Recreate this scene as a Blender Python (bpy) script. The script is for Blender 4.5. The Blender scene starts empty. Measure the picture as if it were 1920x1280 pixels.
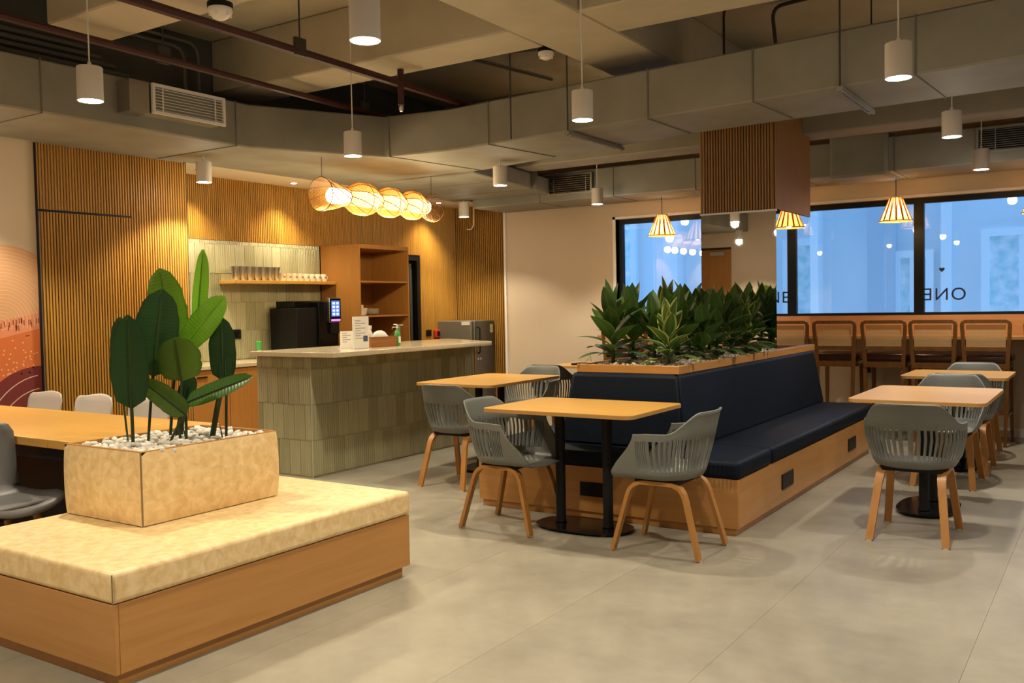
import bpy, bmesh, math, random
from mathutils import Vector, Matrix, Euler
random.seed(7)
PI = math.pi
S = bpy.context.scene
COL = S.collection

# ------------------------------------------------------------------ camera, world, exposure
cam_d = bpy.data.cameras.new('camera'); cam = bpy.data.objects.new('camera', cam_d); COL.objects.link(cam)
cam_d.sensor_width = 36; cam_d.lens = 36 * 1737 / 1920; cam_d.clip_end = 200
cam.location = (0, 0, 1.42)
_y, _p, _r = math.radians(-33.3), math.radians(-2.22), math.radians(-1.047)
_f = Vector((math.sin(_y) * math.cos(_p), math.cos(_y) * math.cos(_p), math.sin(_p)))
_rt = Vector((math.cos(_y), -math.sin(_y), 0)); _up = _rt.cross(_f)
_r2 = math.cos(_r) * _rt + math.sin(_r) * _up; _u2 = -math.sin(_r) * _rt + math.cos(_r) * _up
cam.rotation_euler = Matrix((_r2, _u2, -_f)).transposed().to_euler()
S.camera = cam
S.view_settings.view_transform = 'Standard'; S.view_settings.look = 'None'
S.view_settings.gamma = 1.0; S.view_settings.use_curve_mapping = False
EXPOSURE = 1.05
S.view_settings.exposure = EXPOSURE
S.cycles.use_denoising = True
S.cycles.max_bounces = 10; S.cycles.diffuse_bounces = 5; S.cycles.glossy_bounces = 5; S.cycles.transparent_max_bounces = 12
S.cycles.sample_clamp_indirect = 4.0
S.cycles.caustics_reflective = False; S.cycles.caustics_refractive = False

W = bpy.data.worlds.new('world'); S.world = W; W.use_nodes = True
bg = W.node_tree.nodes['Background']
bg.inputs[0].default_value = (0.25, 0.50, .89, 1); bg.inputs[1].default_value = 1.0

LAMP_W = 64.0          # each white pendant
WARM = (1.0, 0.87, 0.64); NEUT = (1.0, 0.89, 0.74); AMBER = (1.0, 0.66, 0.30)

# ------------------------------------------------------------------ helpers
class MB:
    def __init__(s): s.v = []; s.f = []; s.uv = None
    def quadgrid(s, rows, closed=False):
        b = len(s.v); n = len(rows[0])
        for r in rows: s.v += [tuple(p) for p in r]
        for i in range(len(rows) - 1):
            for j in range(n if closed else n - 1):
                k = (j + 1) % n
                s.f.append((b + i * n + j, b + i * n + k, b + (i + 1) * n + k, b + (i + 1) * n + j))
        return s
    def box(s, a, c):
        b = len(s.v); x0, y0, z0 = a; x1, y1, z1 = c
        s.v += [(x0,y0,z0),(x1,y0,z0),(x1,y1,z0),(x0,y1,z0),(x0,y0,z1),(x1,y0,z1),(x1,y1,z1),(x0,y1,z1)]
        for q in ((0,3,2,1),(4,5,6,7),(0,1,5,4),(1,2,6,5),(2,3,7,6),(3,0,4,7)): s.f.append(tuple(b + i for i in q))
        return s
    def prism(s, poly, z0, z1):
        b = len(s.v); n = len(poly)
        s.v += [(x, y, z0) for x, y in poly] + [(x, y, z1) for x, y in poly]
        s.f.append(tuple(b + i for i in reversed(range(n)))); s.f.append(tuple(b + n + i for i in range(n)))
        for i in range(n):
            j = (i + 1) % n; s.f.append((b + i, b + j, b + n + j, b + n + i))
        return s
    def tube(s, pts, r, n=8, cap=True):
        pts = [Vector(p) for p in pts]; rr = r if isinstance(r, (list, tuple)) else [r] * len(pts)
        b = len(s.v); prev = None
        for i, p in enumerate(pts):
            t = (pts[min(i + 1, len(pts) - 1)] - pts[max(i - 1, 0)]).normalized()
            if prev is None:
                u = t.cross(Vector((0, 0, 1)))
                if u.length < .01: u = t.cross(Vector((1, 0, 0)))
            else: u = prev - t * prev.dot(t)
            u.normalize(); prev = u; w = t.cross(u)
            for k in range(n):
                a = 2 * PI * k / n; s.v.append(tuple(p + (u * math.cos(a) + w * math.sin(a)) * rr[i]))
        for i in range(len(pts) - 1):
            for k in range(n):
                k2 = (k + 1) % n; s.f.append((b + i*n + k, b + i*n + k2, b + (i+1)*n + k2, b + (i+1)*n + k))
        if cap:
            s.f.append(tuple(b + k for k in reversed(range(n)))); e = b + (len(pts) - 1) * n
            s.f.append(tuple(e + k for k in range(n)))
        return s
    def sweep(s, pts, side, w, t):
        """rectangular strip swept along pts; side = width direction, w width(s), t thickness(es)"""
        pts = [Vector(p) for p in pts]; side = Vector(side).normalized(); n = len(pts); rows = []
        for i, p in enumerate(pts):
            d = (pts[min(i + 1, n - 1)] - pts[max(i - 1, 0)]).normalized(); nn = d.cross(side).normalized()
            ww = (w[i] if isinstance(w, (list, tuple)) else w) / 2; tt = (t[i] if isinstance(t, (list, tuple)) else t) / 2
            rows.append([p + side*ww + nn*tt, p - side*ww + nn*tt, p - side*ww - nn*tt, p + side*ww - nn*tt])
        b = len(s.v); s.quadgrid(rows, True)
        s.f.append((b, b+3, b+2, b+1)[::-1]); e = b + (n-1)*4; s.f.append((e, e+1, e+2, e+3)[::-1])
        return s
    def lathe(s, prof, n=24, c=(0,0), axis='z', cap=True):
        rows = []
        for r, z in prof:
            row = []
            for k in range(n):
                a = 2*PI*k/n; x, y = c[0] + r*math.cos(a), c[1] + r*math.sin(a)
                row.append((x, y, z) if axis == 'z' else ((x, z, y) if axis == 'y' else (z, x, y)))
            rows.append(row)
        b = len(s.v); s.quadgrid(rows, True)
        if cap:
            s.f.append(tuple(b + k for k in range(n))); e = b + (len(prof)-1)*n; s.f.append(tuple(e + k for k in range(n)))
        return s
    def mesh(s, name, mat, smooth=False, fix=True):
        me = bpy.data.meshes.new(name); me.from_pydata(s.v, [], s.f); me.update()
        if fix:
            bm = bmesh.new(); bm.from_mesh(me); bmesh.ops.recalc_face_normals(bm, faces=bm.faces); bm.to_mesh(me); bm.free()
        if mat: me.materials.append(mat)
        if smooth:
            me.polygons.foreach_set('use_smooth', [True] * len(me.polygons))
            if smooth != 'all': me.set_sharp_from_angle(angle=math.radians(40))
        return me
    def build(s, name, mat, parent=None, smooth=False, bevel=0, seg=2, fix=True):
        o = link(name, s.mesh(name, mat, smooth, fix), parent)
        if bevel:
            m = o.modifiers.new('bevel', 'BEVEL'); m.width = bevel; m.segments = seg; m.limit_method = 'ANGLE'
            m.angle_limit = math.radians(35)
            o.data.polygons.foreach_set('use_smooth', [True] * len(o.data.polygons)); o.data.set_sharp_from_angle(angle=math.radians(60))
        return o

def link(name, me, parent=None, loc=None, rot=None):
    o = bpy.data.objects.new(name, me); COL.objects.link(o)
    if parent: o.parent = parent
    if loc: o.location = loc
    if rot: o.rotation_euler = rot
    return o
def tag(o, label=None, cat=None, group=None, kind=None):
    if label: o['label'] = label
    if cat: o['category'] = cat
    if group: o['group'] = group
    if kind: o['kind'] = kind
    return o
def thing(name, label, cat, loc=(0,0,0), rz=0, group=None):
    o = bpy.data.objects.new(name, None); COL.objects.link(o); o.empty_display_size = .1
    o.location = loc; o.rotation_euler = (0, 0, rz); return tag(o, label, cat, group)
def dup(root, loc, rz=None, label=None):
    def cp(o, par):
        c = o.copy(); COL.objects.link(c); c.parent = par
        for ch in kids.get(o, ()): cp(ch, c)
        return c
    kids = {}
    stack = [root]
    while stack:
        o = stack.pop(); kids[o] = list(o.children); stack += kids[o]
    r = cp(root, None); r.location = loc
    if rz is not None: r.rotation_euler = (0, 0, rz)
    if label: r['label'] = label
    return r
def B(name, a, c, mat, parent=None, bevel=0, seg=2): return MB().box(a, c).build(name, mat, parent, bevel=bevel, seg=seg)
def struct(name, mb, mat): return tag(mb.build(name, mat), kind='structure')
def arc(c, r, a0, a1, n): return [(c[0] + r*math.cos(a0 + (a1-a0)*i/n), c[1] + r*math.sin(a0 + (a1-a0)*i/n)) for i in range(n+1)]
def rrect(x0, y0, x1, y1, r, n=5):
    p = []
    for cx, cy, a in ((x1-r,y0+r,-PI/2),(x1-r,y1-r,0),(x0+r,y1-r,PI/2),(x0+r,y0+r,PI)): p += arc((cx,cy), r, a, a+PI/2, n)
    return p

# ------------------------------------------------------------------ materials
MATS = {}
def nodes(name):
    m = bpy.data.materials.new(name); m.use_nodes = True; nt = m.node_tree
    return m, nt, nt.nodes['Principled BSDF']
def N(nt, t, **kw):
    n = nt.nodes.new(t)
    for k, v in kw.items():
        if k in n.inputs: n.inputs[k].default_value = v
        else: setattr(n, k, v)
    return n
def plain(name, col, rough=.5, metal=0, spec=.5, emit=None, es=0, coat=0):
    m, nt, p = nodes(name); p.inputs['Base Color'].default_value = (*col, 1); p.inputs['Roughness'].default_value = rough
    p.inputs['Metallic'].default_value = metal; p.inputs['Specular IOR Level'].default_value = spec
    p.inputs['Coat Weight'].default_value = coat
    if emit: p.inputs['Emission Color'].default_value = (*emit, 1); p.inputs['Emission Strength'].default_value = es
    return m
def ramp(nt, stops):
    r = nt.nodes.new('ShaderNodeValToRGB'); e = r.color_ramp.elements
    while len(e) < len(stops): e.new(.5)
    for el, (pos, c) in zip(e, stops): el.position = pos; el.color = (*c, 1)
    return r
def noisy(name, c0, c1, scale=(1,1,1), nscale=4, detail=4, rough=.5, bump=0, lo=.3, hi=.7, coord='Object', dist=0, rand=0, spec=.5, coat=0, metal=0, rough2=None):
    m, nt, p = nodes(name); L = nt.links.new
    tc = N(nt, 'ShaderNodeTexCoord'); mp = N(nt, 'ShaderNodeMapping'); mp.inputs['Scale'].default_value = scale
    L(tc.outputs[coord], mp.inputs[0])
    nz = N(nt, 'ShaderNodeTexNoise', Scale=nscale, Detail=detail, Distortion=dist); L(mp.outputs[0], nz.inputs['Vector'])
    rp = ramp(nt, [(lo, c0), (hi, c1)]); L(nz.outputs['Fac'], rp.inputs[0]); out = rp.outputs[0]
    if rand:
        oi = N(nt, 'ShaderNodeObjectInfo'); ad = N(nt, 'ShaderNodeVectorMath', operation='ADD'); sc = N(nt, 'ShaderNodeMath', operation='MULTIPLY'); sc.inputs[1].default_value = 37
        L(oi.outputs['Random'], sc.inputs[0]); L(mp.outputs[0], ad.inputs[0]); L(sc.outputs[0], ad.inputs[1]); L(ad.outputs[0], nz.inputs['Vector'])
        mr = N(nt, 'ShaderNodeMapRange'); mr.inputs['To Min'].default_value = 1 - rand; mr.inputs['To Max'].default_value = 1 + rand
        L(oi.outputs['Random'], mr.inputs['Value'])
        hs = N(nt, 'ShaderNodeHueSaturation'); L(out, hs.inputs['Color']); L(mr.outputs[0], hs.inputs['Value']); out = hs.outputs[0]
    L(out, p.inputs['Base Color']); p.inputs['Roughness'].default_value = rough; p.inputs['Specular IOR Level'].default_value = spec
    p.inputs['Coat Weight'].default_value = coat; p.inputs['Metallic'].default_value = metal
    if rough2 is not None:
        mr2 = N(nt, 'ShaderNodeMapRange'); mr2.inputs['To Min'].default_value = rough; mr2.inputs['To Max'].default_value = rough2
        L(nz.outputs['Fac'], mr2.inputs['Value']); L(mr2.outputs[0], p.inputs['Roughness'])
    if bump:
        bp = N(nt, 'ShaderNodeBump'); bp.inputs['Strength'].default_value = bump; bp.inputs['Distance'].default_value = .01
        L(nz.outputs['Fac'], bp.inputs['Height']); L(bp.outputs[0], p.inputs['Normal'])
    return m
def srgb(r, g, b): return tuple(((c/255)/12.92 if c/255 <= .04045 else ((c/255+.055)/1.055)**2.4) for c in (r, g, b))

def wood(name, a, b, grain='x', rough=.38, rand=.0, ns=3.0, coat=0):
    sc = {'x': (.6, 9, 9), 'y': (9, .6, 9), 'z': (9, 9, .6)}[grain]
    return noisy(name, a, b, sc, ns, 5, rough, lo=.25, hi=.75, dist=.6, rand=rand, coat=coat)
oakA, oakB = (.42, .198, .053), (.51, .255, .077)
M_bench_x = wood('bench_laminate_x', oakA, oakB, 'x', .32)
M_bench_y = wood('bench_laminate_y', oakA, oakB, 'y', .32)
M_cab = wood('cabinet_laminate', (.36, .158, .034), (.42, .196, .046), 'z', .4)
M_barpanel = wood('bar_laminate', (.50, .22, .075), (.58, .27, .10), 'x', .35)
M_top = wood('table_laminate', (.56, .30, .066), (.62, .35, .088), 'x', .33)
M_topedge = plain('table_edge', (.50, .27, .08), .5)
M_slat = wood('slat_oak', (.38, .185, .024), (.47, .24, .036), 'z', .5, rand=.08)
M_slat_dark = wood('slat_walnut', (.29, .15, .048), (.35, .19, .065), 'z', .5, rand=.05)
M_slatback = plain('slat_backing', (.03, .014, .005), .8)
M_leg = wood('bent_ply', (.37, .162, .038), (.45, .215, .058), 'z', .4)
M_stoolwood = wood('stool_wood', (.125, .05, .010), (.19, .08, .018), 'z', .35)
M_cream = noisy('cream_paint', (.61, .50, .375), (.64, .525, .395), nscale=1.5, rough=.7)
M_soffit = noisy('soffit_paint', (.72, .65, .54), (.76, .69, .58), nscale=1.5, rough=.8)
M_slab = noisy('ceiling_paint', (.49, .45, .36), (.57, .525, .42), nscale=3, rough=.85)
M_dark = noisy('charcoal_paint', (.075, .08, .078), (.095, .10, .098), nscale=3, rough=.8)
M_duct = noisy('galvanised_duct', (.25, .242, .205), (.31, .30, .258), (1,1,1), 3, 5, .68, lo=.3, hi=.7, metal=.0, spec=.25)
M_ductseam = plain('duct_seam', (.17, .16, .13), .7, 0)
M_white = plain('white_enamel', (.85, .82, .80), .45)
M_black = plain('black_metal', (.009, .009, .010), .4, 0, .2)
M_blackgloss = plain('black_gloss', (.006, .006, .007), .12, 0, .3)
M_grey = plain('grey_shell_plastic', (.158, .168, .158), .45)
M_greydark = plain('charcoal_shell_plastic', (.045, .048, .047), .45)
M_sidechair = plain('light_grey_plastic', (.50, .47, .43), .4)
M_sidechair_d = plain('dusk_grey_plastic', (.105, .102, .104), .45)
M_navy = noisy('navy_leather', (.0030, .0068, .0150), (.0042, .009, .0195), nscale=60, rough=.6, bump=.06, spec=.15)
M_cream_leather = noisy('tan_leatherette', (.70, .50, .235), (.86, .67, .385), nscale=22, detail=5, rough=.42, bump=.05, lo=.35, hi=.68, dist=.5)
M_seam = plain('seam_thread', (.24, .165, .08), .8)
M_pebble = noisy('white_pebble', (.62, .58, .51), (.80, .77, .70), nscale=8, rough=.55, rand=.1)
M_gravel = noisy('cream_gravel', (.36, .31, .22), (.72, .65, .50), nscale=45, rough=.7)
M_soil = plain('potting_soil', (.05, .035, .02), .9)
M_steel = plain('brushed_steel', (.55, .53, .50), .28, 1)
M_mirror = plain('mirror_silver', (.86, .85, .84), .015, 1)
M_counter = noisy('quartz_top', (.52, .44, .29), (.60, .52, .36), nscale=30, rough=.12)
M_stem = plain('plant_stem', (.022, .045, .014), .45)
M_red = plain('red_pipe_paint', (.055, .012, .012), .5)
M_conduit = plain('grey_conduit', (.14, .135, .12), .55)
M_rod = plain('threaded_rod', (.05, .045, .04), .6)
M_leather = noisy('brown_leather', (.035, .011, .006), (.062, .020, .011), nscale=18, rough=.25, spec=.6)
M_cane = plain('cane_strand', (.62, .40, .18), .6)
M_fridge = plain('fridge_grey', (.115, .11, .095), .35, .5)
M_fridge_side = plain('fridge_side', (.20, .185, .15), .45, .3)
M_rubber = plain('clear_glide', (.5, .48, .44), .4)
M_bulb = plain('lamp_glow', (1, .9, .75), .5, emit=(1.0, .86, .66), es=24)
M_tubeglow = plain('tube_glow', (1, .85, .6), .5, emit=(1.0, .82, .54), es=4.2)
M_ledglow = plain('led_glow', (1, 1, 1), .5, emit=(.95, .95, 1.0), es=45)
M_paper = plain('white_card', (.68, .64, .58), .6)
M_ink = plain('grey_ink', (.22, .22, .25), .7)
M_blueink = plain('navy_ink', (.05, .07, .16), .6)
M_greenplastic = plain('green_plastic', (.06, .30, .07), .35)
M_redplastic = plain('red_plastic', (.55, .03, .02), .35)
M_purple = plain('purple_packet', (.09, .05, .22), .4)
M_boxwood = wood('walnut_box', (.20, .07, .018), (.30, .12, .03), 'x', .4)
M_porcelain = plain('white_porcelain', (.78, .73, .64), .2)
M_label = plain('pale_label', (.55, .52, .35), .6)

def mk_floor():
    m, nt, p = nodes('concrete_look_vinyl'); L = nt.links.new
    tc = N(nt, 'ShaderNodeTexCoord')
    n1 = N(nt, 'ShaderNodeTexNoise', Scale=.9, Detail=6, Roughness=.6); n2 = N(nt, 'ShaderNodeTexNoise', Scale=7, Detail=6, Roughness=.65)
    oi = N(nt, 'ShaderNodeObjectInfo'); L(tc.outputs['Object'], n1.inputs['Vector']); L(tc.outputs['Object'], n2.inputs['Vector'])
    mx = N(nt, 'ShaderNodeMath', operation='ADD'); ml = N(nt, 'ShaderNodeMath', operation='MULTIPLY'); ml.inputs[1].default_value = .45
    L(n2.outputs['Fac'], ml.inputs[0]); L(n1.outputs['Fac'], mx.inputs[0]); L(ml.outputs[0], mx.inputs[1])
    rp = ramp(nt, [(.55, (.215, .192, .146)), (.92, (.325, .298, .232))]); L(mx.outputs[0], rp.inputs[0])
    mr = N(nt, 'ShaderNodeMapRange'); mr.inputs['To Min'].default_value = .90; mr.inputs['To Max'].default_value = 1.10; L(oi.outputs['Random'], mr.inputs['Value'])
    hs = N(nt, 'ShaderNodeHueSaturation'); L(rp.outputs[0], hs.inputs['Color']); L(mr.outputs[0], hs.inputs['Value'])
    L(hs.outputs[0], p.inputs['Base Color'])
    r2 = N(nt, 'ShaderNodeMapRange'); r2.inputs['To Min'].default_value = .34; r2.inputs['To Max'].default_value = .52; L(n2.outputs['Fac'], r2.inputs['Value']); L(r2.outputs[0], p.inputs['Roughness'])
    return m
M_floor = mk_floor()
M_joint = plain('floor_joint', (.30, .27, .20), .7)

def mk_tile():
    m, nt, p = nodes('olive_glazed_tile'); L = nt.links.new
    oi = N(nt, 'ShaderNodeObjectInfo'); rp = ramp(nt, [(0, (.285, .268, .155)), (.35, (.35, .33, .20)), (.7, (.415, .395, .25)), (1, (.32, .30, .19))])
    L(oi.outputs['Random'], rp.inputs[0])
    tc = N(nt, 'ShaderNodeTexCoord'); mp = N(nt, 'ShaderNodeMapping'); mp.inputs['Scale'].default_value = (30, 30, 2.2); L(tc.outputs['Object'], mp.inputs[0])
    nz = N(nt, 'ShaderNodeTexNoise', Scale=1.6, Detail=2); L(mp.outputs[0], nz.inputs['Vector'])
    mx = N(nt, 'ShaderNodeMix', data_type='RGBA', blend_type='MULTIPLY'); mx.inputs[0].default_value = .22
    r2 = ramp(nt, [(.3, (.7, .7, .7)), (.7, (1.15, 1.12, 1.05))]); L(nz.outputs['Fac'], r2.inputs[0])
    L(rp.outputs[0], mx.inputs[6]); L(r2.outputs[0], mx.inputs[7]); L(mx.outputs[2], p.inputs['Base Color'])
    p.inputs['Roughness'].default_value = .2
    bp = N(nt, 'ShaderNodeBump'); bp.inputs['Strength'].default_value = .3; bp.inputs['Distance'].default_value = .004; L(nz.outputs['Fac'], bp.inputs['Height']); L(bp.outputs[0], p.inputs['Normal'])
    return m
M_tile = mk_tile()
M_grout = plain('pale_grout', (.46, .42, .30), .8)

def mk_glass():
    m, nt, p = nodes('window_glass'); nt.nodes.remove(p); L = nt.links.new
    out = [n for n in nt.nodes if n.type == 'OUTPUT_MATERIAL'][0]
    tr = N(nt, 'ShaderNodeBsdfTransparent'); tr.inputs[0].default_value = (.90, .95, 1, 1)
    gl = N(nt, 'ShaderNodeBsdfGlossy'); gl.inputs['Roughness'].default_value = .01; fr = N(nt, 'ShaderNodeFresnel', IOR=1.75)
    mx = N(nt, 'ShaderNodeMixShader'); L(fr.outputs[0], mx.inputs[0]); L(tr.outputs[0], mx.inputs[1]); L(gl.outputs[0], mx.inputs[2]); L(mx.outputs[0], out.inputs[0])
    return m
M_glass = mk_glass()

def mk_trans(name, col, tcol, tw=.5, rough=.5):
    """thin translucent sheet: diffuse front plus light passing through"""
    m, nt, p = nodes(name); L = nt.links.new
    out = [n for n in nt.nodes if n.type == 'OUTPUT_MATERIAL'][0]
    p.inputs['Base Color'].default_value = (*col, 1); p.inputs['Roughness'].default_value = rough
    tl = N(nt, 'ShaderNodeBsdfTranslucent'); tl.inputs[0].default_value = (*tcol, 1)
    mx = N(nt, 'ShaderNodeMixShader'); mx.inputs[0].default_value = tw
    L(p.outputs[0], mx.inputs[1]); L(tl.outputs[0], mx.inputs[2]); L(mx.outputs[0], out.inputs[0])
    return m
M_wicker = mk_trans('wicker_strip', (.40, .20, .055), (.62, .34, .09), .5)
def mk_skin():
    m = mk_trans('lamp_skin', (.62, .42, .13), (.85, .60, .19), .6); nt = m.node_tree; out = [n for n in nt.nodes if n.type == 'OUTPUT_MATERIAL'][0]
    src = out.inputs[0].links[0].from_socket; tr = N(nt, 'ShaderNodeBsdfTransparent'); mx = N(nt, 'ShaderNodeMixShader'); mx.inputs[0].default_value = .45
    tr.inputs[0].default_value = (1, .86, .55, 1); nt.links.new(src, mx.inputs[1]); nt.links.new(tr.outputs[0], mx.inputs[2]); nt.links.new(mx.outputs[0], out.inputs[0]); return m
M_skin = mk_skin()
M_wickertube = mk_trans('wicker_strand_gold', (.62, .38, .10), (.90, .58, .16), .45)
M_wickerdark = mk_trans('wicker_strip_dark', (.20, .09, .025), (.45, .22, .05), .35)
M_wickerskin = mk_trans('lamp_paper', (.70, .45, .15), (.95, .66, .22), .75)

def mk_leaf(name, c_mid, c_body, c_edge, edge=.8, rough=.35, vein=0):
    m, nt, p = nodes(name); L = nt.links.new
    out = [n for n in nt.nodes if n.type == 'OUTPUT_MATERIAL'][0]
    uv = N(nt, 'ShaderNodeUVMap'); sp = N(nt, 'ShaderNodeSeparateXYZ'); L(uv.outputs[0], sp.inputs[0])
    a = N(nt, 'ShaderNodeMath', operation='SUBTRACT'); a.inputs[1].default_value = .5; L(sp.outputs[0], a.inputs[0])
    b = N(nt, 'ShaderNodeMath', operation='ABSOLUTE'); L(a.outputs[0], b.inputs[0])
    c = N(nt, 'ShaderNodeMath', operation='MULTIPLY'); c.inputs[1].default_value = 2; L(b.outputs[0], c.inputs[0])
    nz = N(nt, 'ShaderNodeTexNoise', Scale=16, Detail=3); mp = N(nt, 'ShaderNodeMapping'); mp.inputs['Scale'].default_value = (.6, 2.2, 1); L(uv.outputs[0], mp.inputs[0]); L(mp.outputs[0], nz.inputs['Vector'])
    d = N(nt, 'ShaderNodeMath', operation='MULTIPLY_ADD'); d.inputs[1].default_value = .22; L(nz.outputs['Fac'], d.inputs[0]); L(c.outputs[0], d.inputs[2])
    rp = ramp(nt, [(.06, c_mid), (.20, c_body), (edge, c_body), (min(edge + .2, 1), c_edge)]); L(d.outputs[0], rp.inputs[0])
    oi = N(nt, 'ShaderNodeObjectInfo'); mr = N(nt, 'ShaderNodeMapRange'); mr.inputs['To Min'].default_value = .75; mr.inputs['To Max'].default_value = 1.25; L(oi.outputs['Random'], mr.inputs['Value'])
    hs = N(nt, 'ShaderNodeHueSaturation'); L(rp.outputs[0], hs.inputs['Color']); L(mr.outputs[0], hs.inputs['Value'])
    L(hs.outputs[0], p.inputs['Base Color']); p.inputs['Roughness'].default_value = rough
    tl = N(nt, 'ShaderNodeBsdfTranslucent'); L(hs.outputs[0], tl.inputs[0]); mx = N(nt, 'ShaderNodeMixShader'); mx.inputs[0].default_value = .25
    wv = N(nt, 'ShaderNodeTexWave', Scale=9, Distortion=.6); wv.bands_direction = 'Y'; L(uv.outputs[0], wv.inputs['Vector'])
    bp = N(nt, 'ShaderNodeBump'); bp.inputs['Strength'].default_value = .12; bp.inputs['Distance'].default_value = .004; L(wv.outputs['Fac'], bp.inputs['Height']); L(bp.outputs[0], p.inputs['Normal'])
    L(p.outputs[0], mx.inputs[1]); L(tl.outputs[0], mx.inputs[2]); L(mx.outputs[0], out.inputs[0])
    return m
M_leaf_dark = mk_leaf('leaf_dark', (.07, .15, .03), (.020, .060, .020), (.018, .05, .018), .95, .28)
M_leaf_mid = mk_leaf('leaf_mid', (.10, .22, .03), (.055, .14, .016), (.045, .12, .015), .95, .3)
M_leaf_bright = mk_leaf('leaf_bright', (.22, .42, .04), (.14, .33, .018), (.12, .29, .018), .95, .3)
M_leaf_olive = mk_leaf('leaf_olive', (.09, .16, .02), (.06, .115, .012), (.05, .10, .012), .95, .3)
M_drac = mk_leaf('dracaena_leaf', (.19, .28, .045), (.055, .125, .027), (.11, .18, .04), .85, .4)
M_drac_v = mk_leaf('dracaena_leaf_variegated', (.20, .28, .05), (.06, .135, .028), (.42, .48, .12), .72, .4)
# ------------------------------------------------------------------ room shell
XL, XN, YN, YF, YB, XR, ZC = -7.18, -7.845, 5.53, 10.55, -2.0, 3.2, 3.75
floor = struct('floor', MB().box((XN-.3, YB-.2, -.12), (XR+.2, YF+.3, -.004)), M_joint)
xs = [-8.1, -7.18, -6.34, -5.5, -4.66, -3.82, -2.98, -2.165, -1.34, -.49, .36, 1.2, 2.05, 3.3]
for i in range(len(xs)-1):      # sheet strips running away from the camera, hairline joints between them
    B('strip', (xs[i]+.0006, YB, -.004), (xs[i+1]-.0006, YF+.02, 0), M_floor, floor)

ceil = struct('ceiling', MB().box((XN-.3, YB-.2, ZC), (XR+.2, YF+.3, ZC+.15)), M_slab)
def beam(a, c, m=M_slab): return B('beam', a, c, m, ceil, bevel=.012, seg=1)
beam((-3.52, YB, 3.30), (-2.93, 8.7, ZC))                 # runs away from the camera
beam((-5.85, 3.46, 3.30), (-3.52, 3.93, ZC))              # across, nearest, left bay
beam((-6.6, 5.38, 3.30), (-3.52, 5.86, ZC))               # across, second, left bay
beam((-2.93, 5.30, 3.30), (XR, 5.86, ZC))                 # across, right bay
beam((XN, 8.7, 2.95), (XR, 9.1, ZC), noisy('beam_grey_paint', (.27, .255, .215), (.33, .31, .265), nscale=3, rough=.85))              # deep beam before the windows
beam((-2.93, 2.6, 3.30), (XR, 3.1, ZC))

# left wall, with the door opening left to the slatted door
wl = struct('wall_left', MB().box((XL-.2, YB, 0), (XL, 4.10, ZC)).box((XL-.03, 4.10, 0), (XL, YN, 2.9)).box((XL-.2, 4.10, 2.9), (XL, YN, ZC)), M_cream)
wl.data.materials.append(M_slatback)
wr = struct('wall_recess', MB().box((XN-.2, YN, 0), (XN, 9.0, ZC)).box((XN-.2, 9.0, 2.10), (XN, 9.72, ZC)).box((XN-.2, 9.72, 0), (XN, YF+.2, ZC)).box((XN-.2, YN-.03, 0), (XL, YN-.001, ZC)), M_slatback)
struct('trim_soffit', MB().box((XN, YN, 2.80), (XL+.02, YF, 2.86)).box((XL, YN, 2.80), (XL+.02, YF, ZC)), M_soffit)
struct('wall_bulkhead', MB().box((-6.75, YB, 3.16), (-6.6, 9.0, ZC)), M_dark)
# far wall around the window band
WX0, WX1, WZ0, WZ1 = -5.33, 2.6, 1.24, 2.48
struct('wall_far', MB().box((XN-.2, YF, 0), (WX0, YF+.25, ZC)).box((WX0, YF, 0), (WX1, YF+.25, WZ0)).box((WX0, YF, WZ1), (WX1, YF+.25, ZC)).box((WX1, YF, 0), (XR+.2, YF+.25, ZC)), M_cream)
struct('trim_corner', MB().box((-7.015, YF-.035, 0), (-6.985, YF, 2.8)), M_white)
struct('wall_back', MB().box((XN-.2, YB-.2, 0), (-7.1, YB, ZC)).box((-7.1, YB-.2, 2.5), (-6.45, YB, ZC)).box((-6.45, YB-.2, 0), (XR+.2, YB, ZC)), M_cream)
struct('wall_right', MB().box((XR, YB, 0), (XR+.2, YF, ZC)), M_cream)
d3 = tag(MB().box((-7.1, YB-.1, 0), (-6.45, YB-.05, 2.46)).build('door_3', M_cab), kind='structure')
B('closer', (-6.9, YB-.05, 2.34), (-6.6, YB-.0, 2.41), M_steel, d3); B('frame', (-7.1, YB-.12, 2.46), (-6.45, YB-.0, 2.5), M_black, d3)
struct('baseboard_far', MB().box((-6.98, YF-.012, 0), (XR, YF, .09)), M_white)

# slats: one mesh per height, one object per slat
SL = {}
def slat_mesh(z0, z1, m, w=.0165, d=.016):
    k = (round(z0,3), round(z1,3), m.name, w)
    if k not in SL:
        h = w/2; mb = MB(); mb.prism([(0,-h),(d*.7,-h),(d,-h*.55),(d,h*.55),(d*.7,h),(0,h)], z0, z1); SL[k] = mb.mesh('slat', m)
    return SL[k]
P = .0252
y = 4.115; dr = None
door1 = tag(MB().box((XL-.001, 4.135, .01), (XL+.004, 4.94, 2.235)).build('door_1', M_slatback), kind='structure')
n = 0
while y < YN - .006:
    if y < 4.945:
        link('slat', slat_mesh(2.255, 2.775, M_slat), wl, (XL, y, 0))
        if y > 4.13: link('slat', slat_mesh(.012, 2.235, M_slat), door1, (XL+.004, y, 0))
    else: link('slat', slat_mesh(0, 2.775, M_slat), wl, (XL+.004, y, 0))
    y += P; n += 1
B('edge_trim', (XL-.001, 4.098, 0), (XL+.024, 4.106, 2.775), M_black, wl)
B('head_gap', (XL-.001, 4.11, 2.237), (XL+.010, 4.945, 2.253), M_black, door1)
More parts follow.
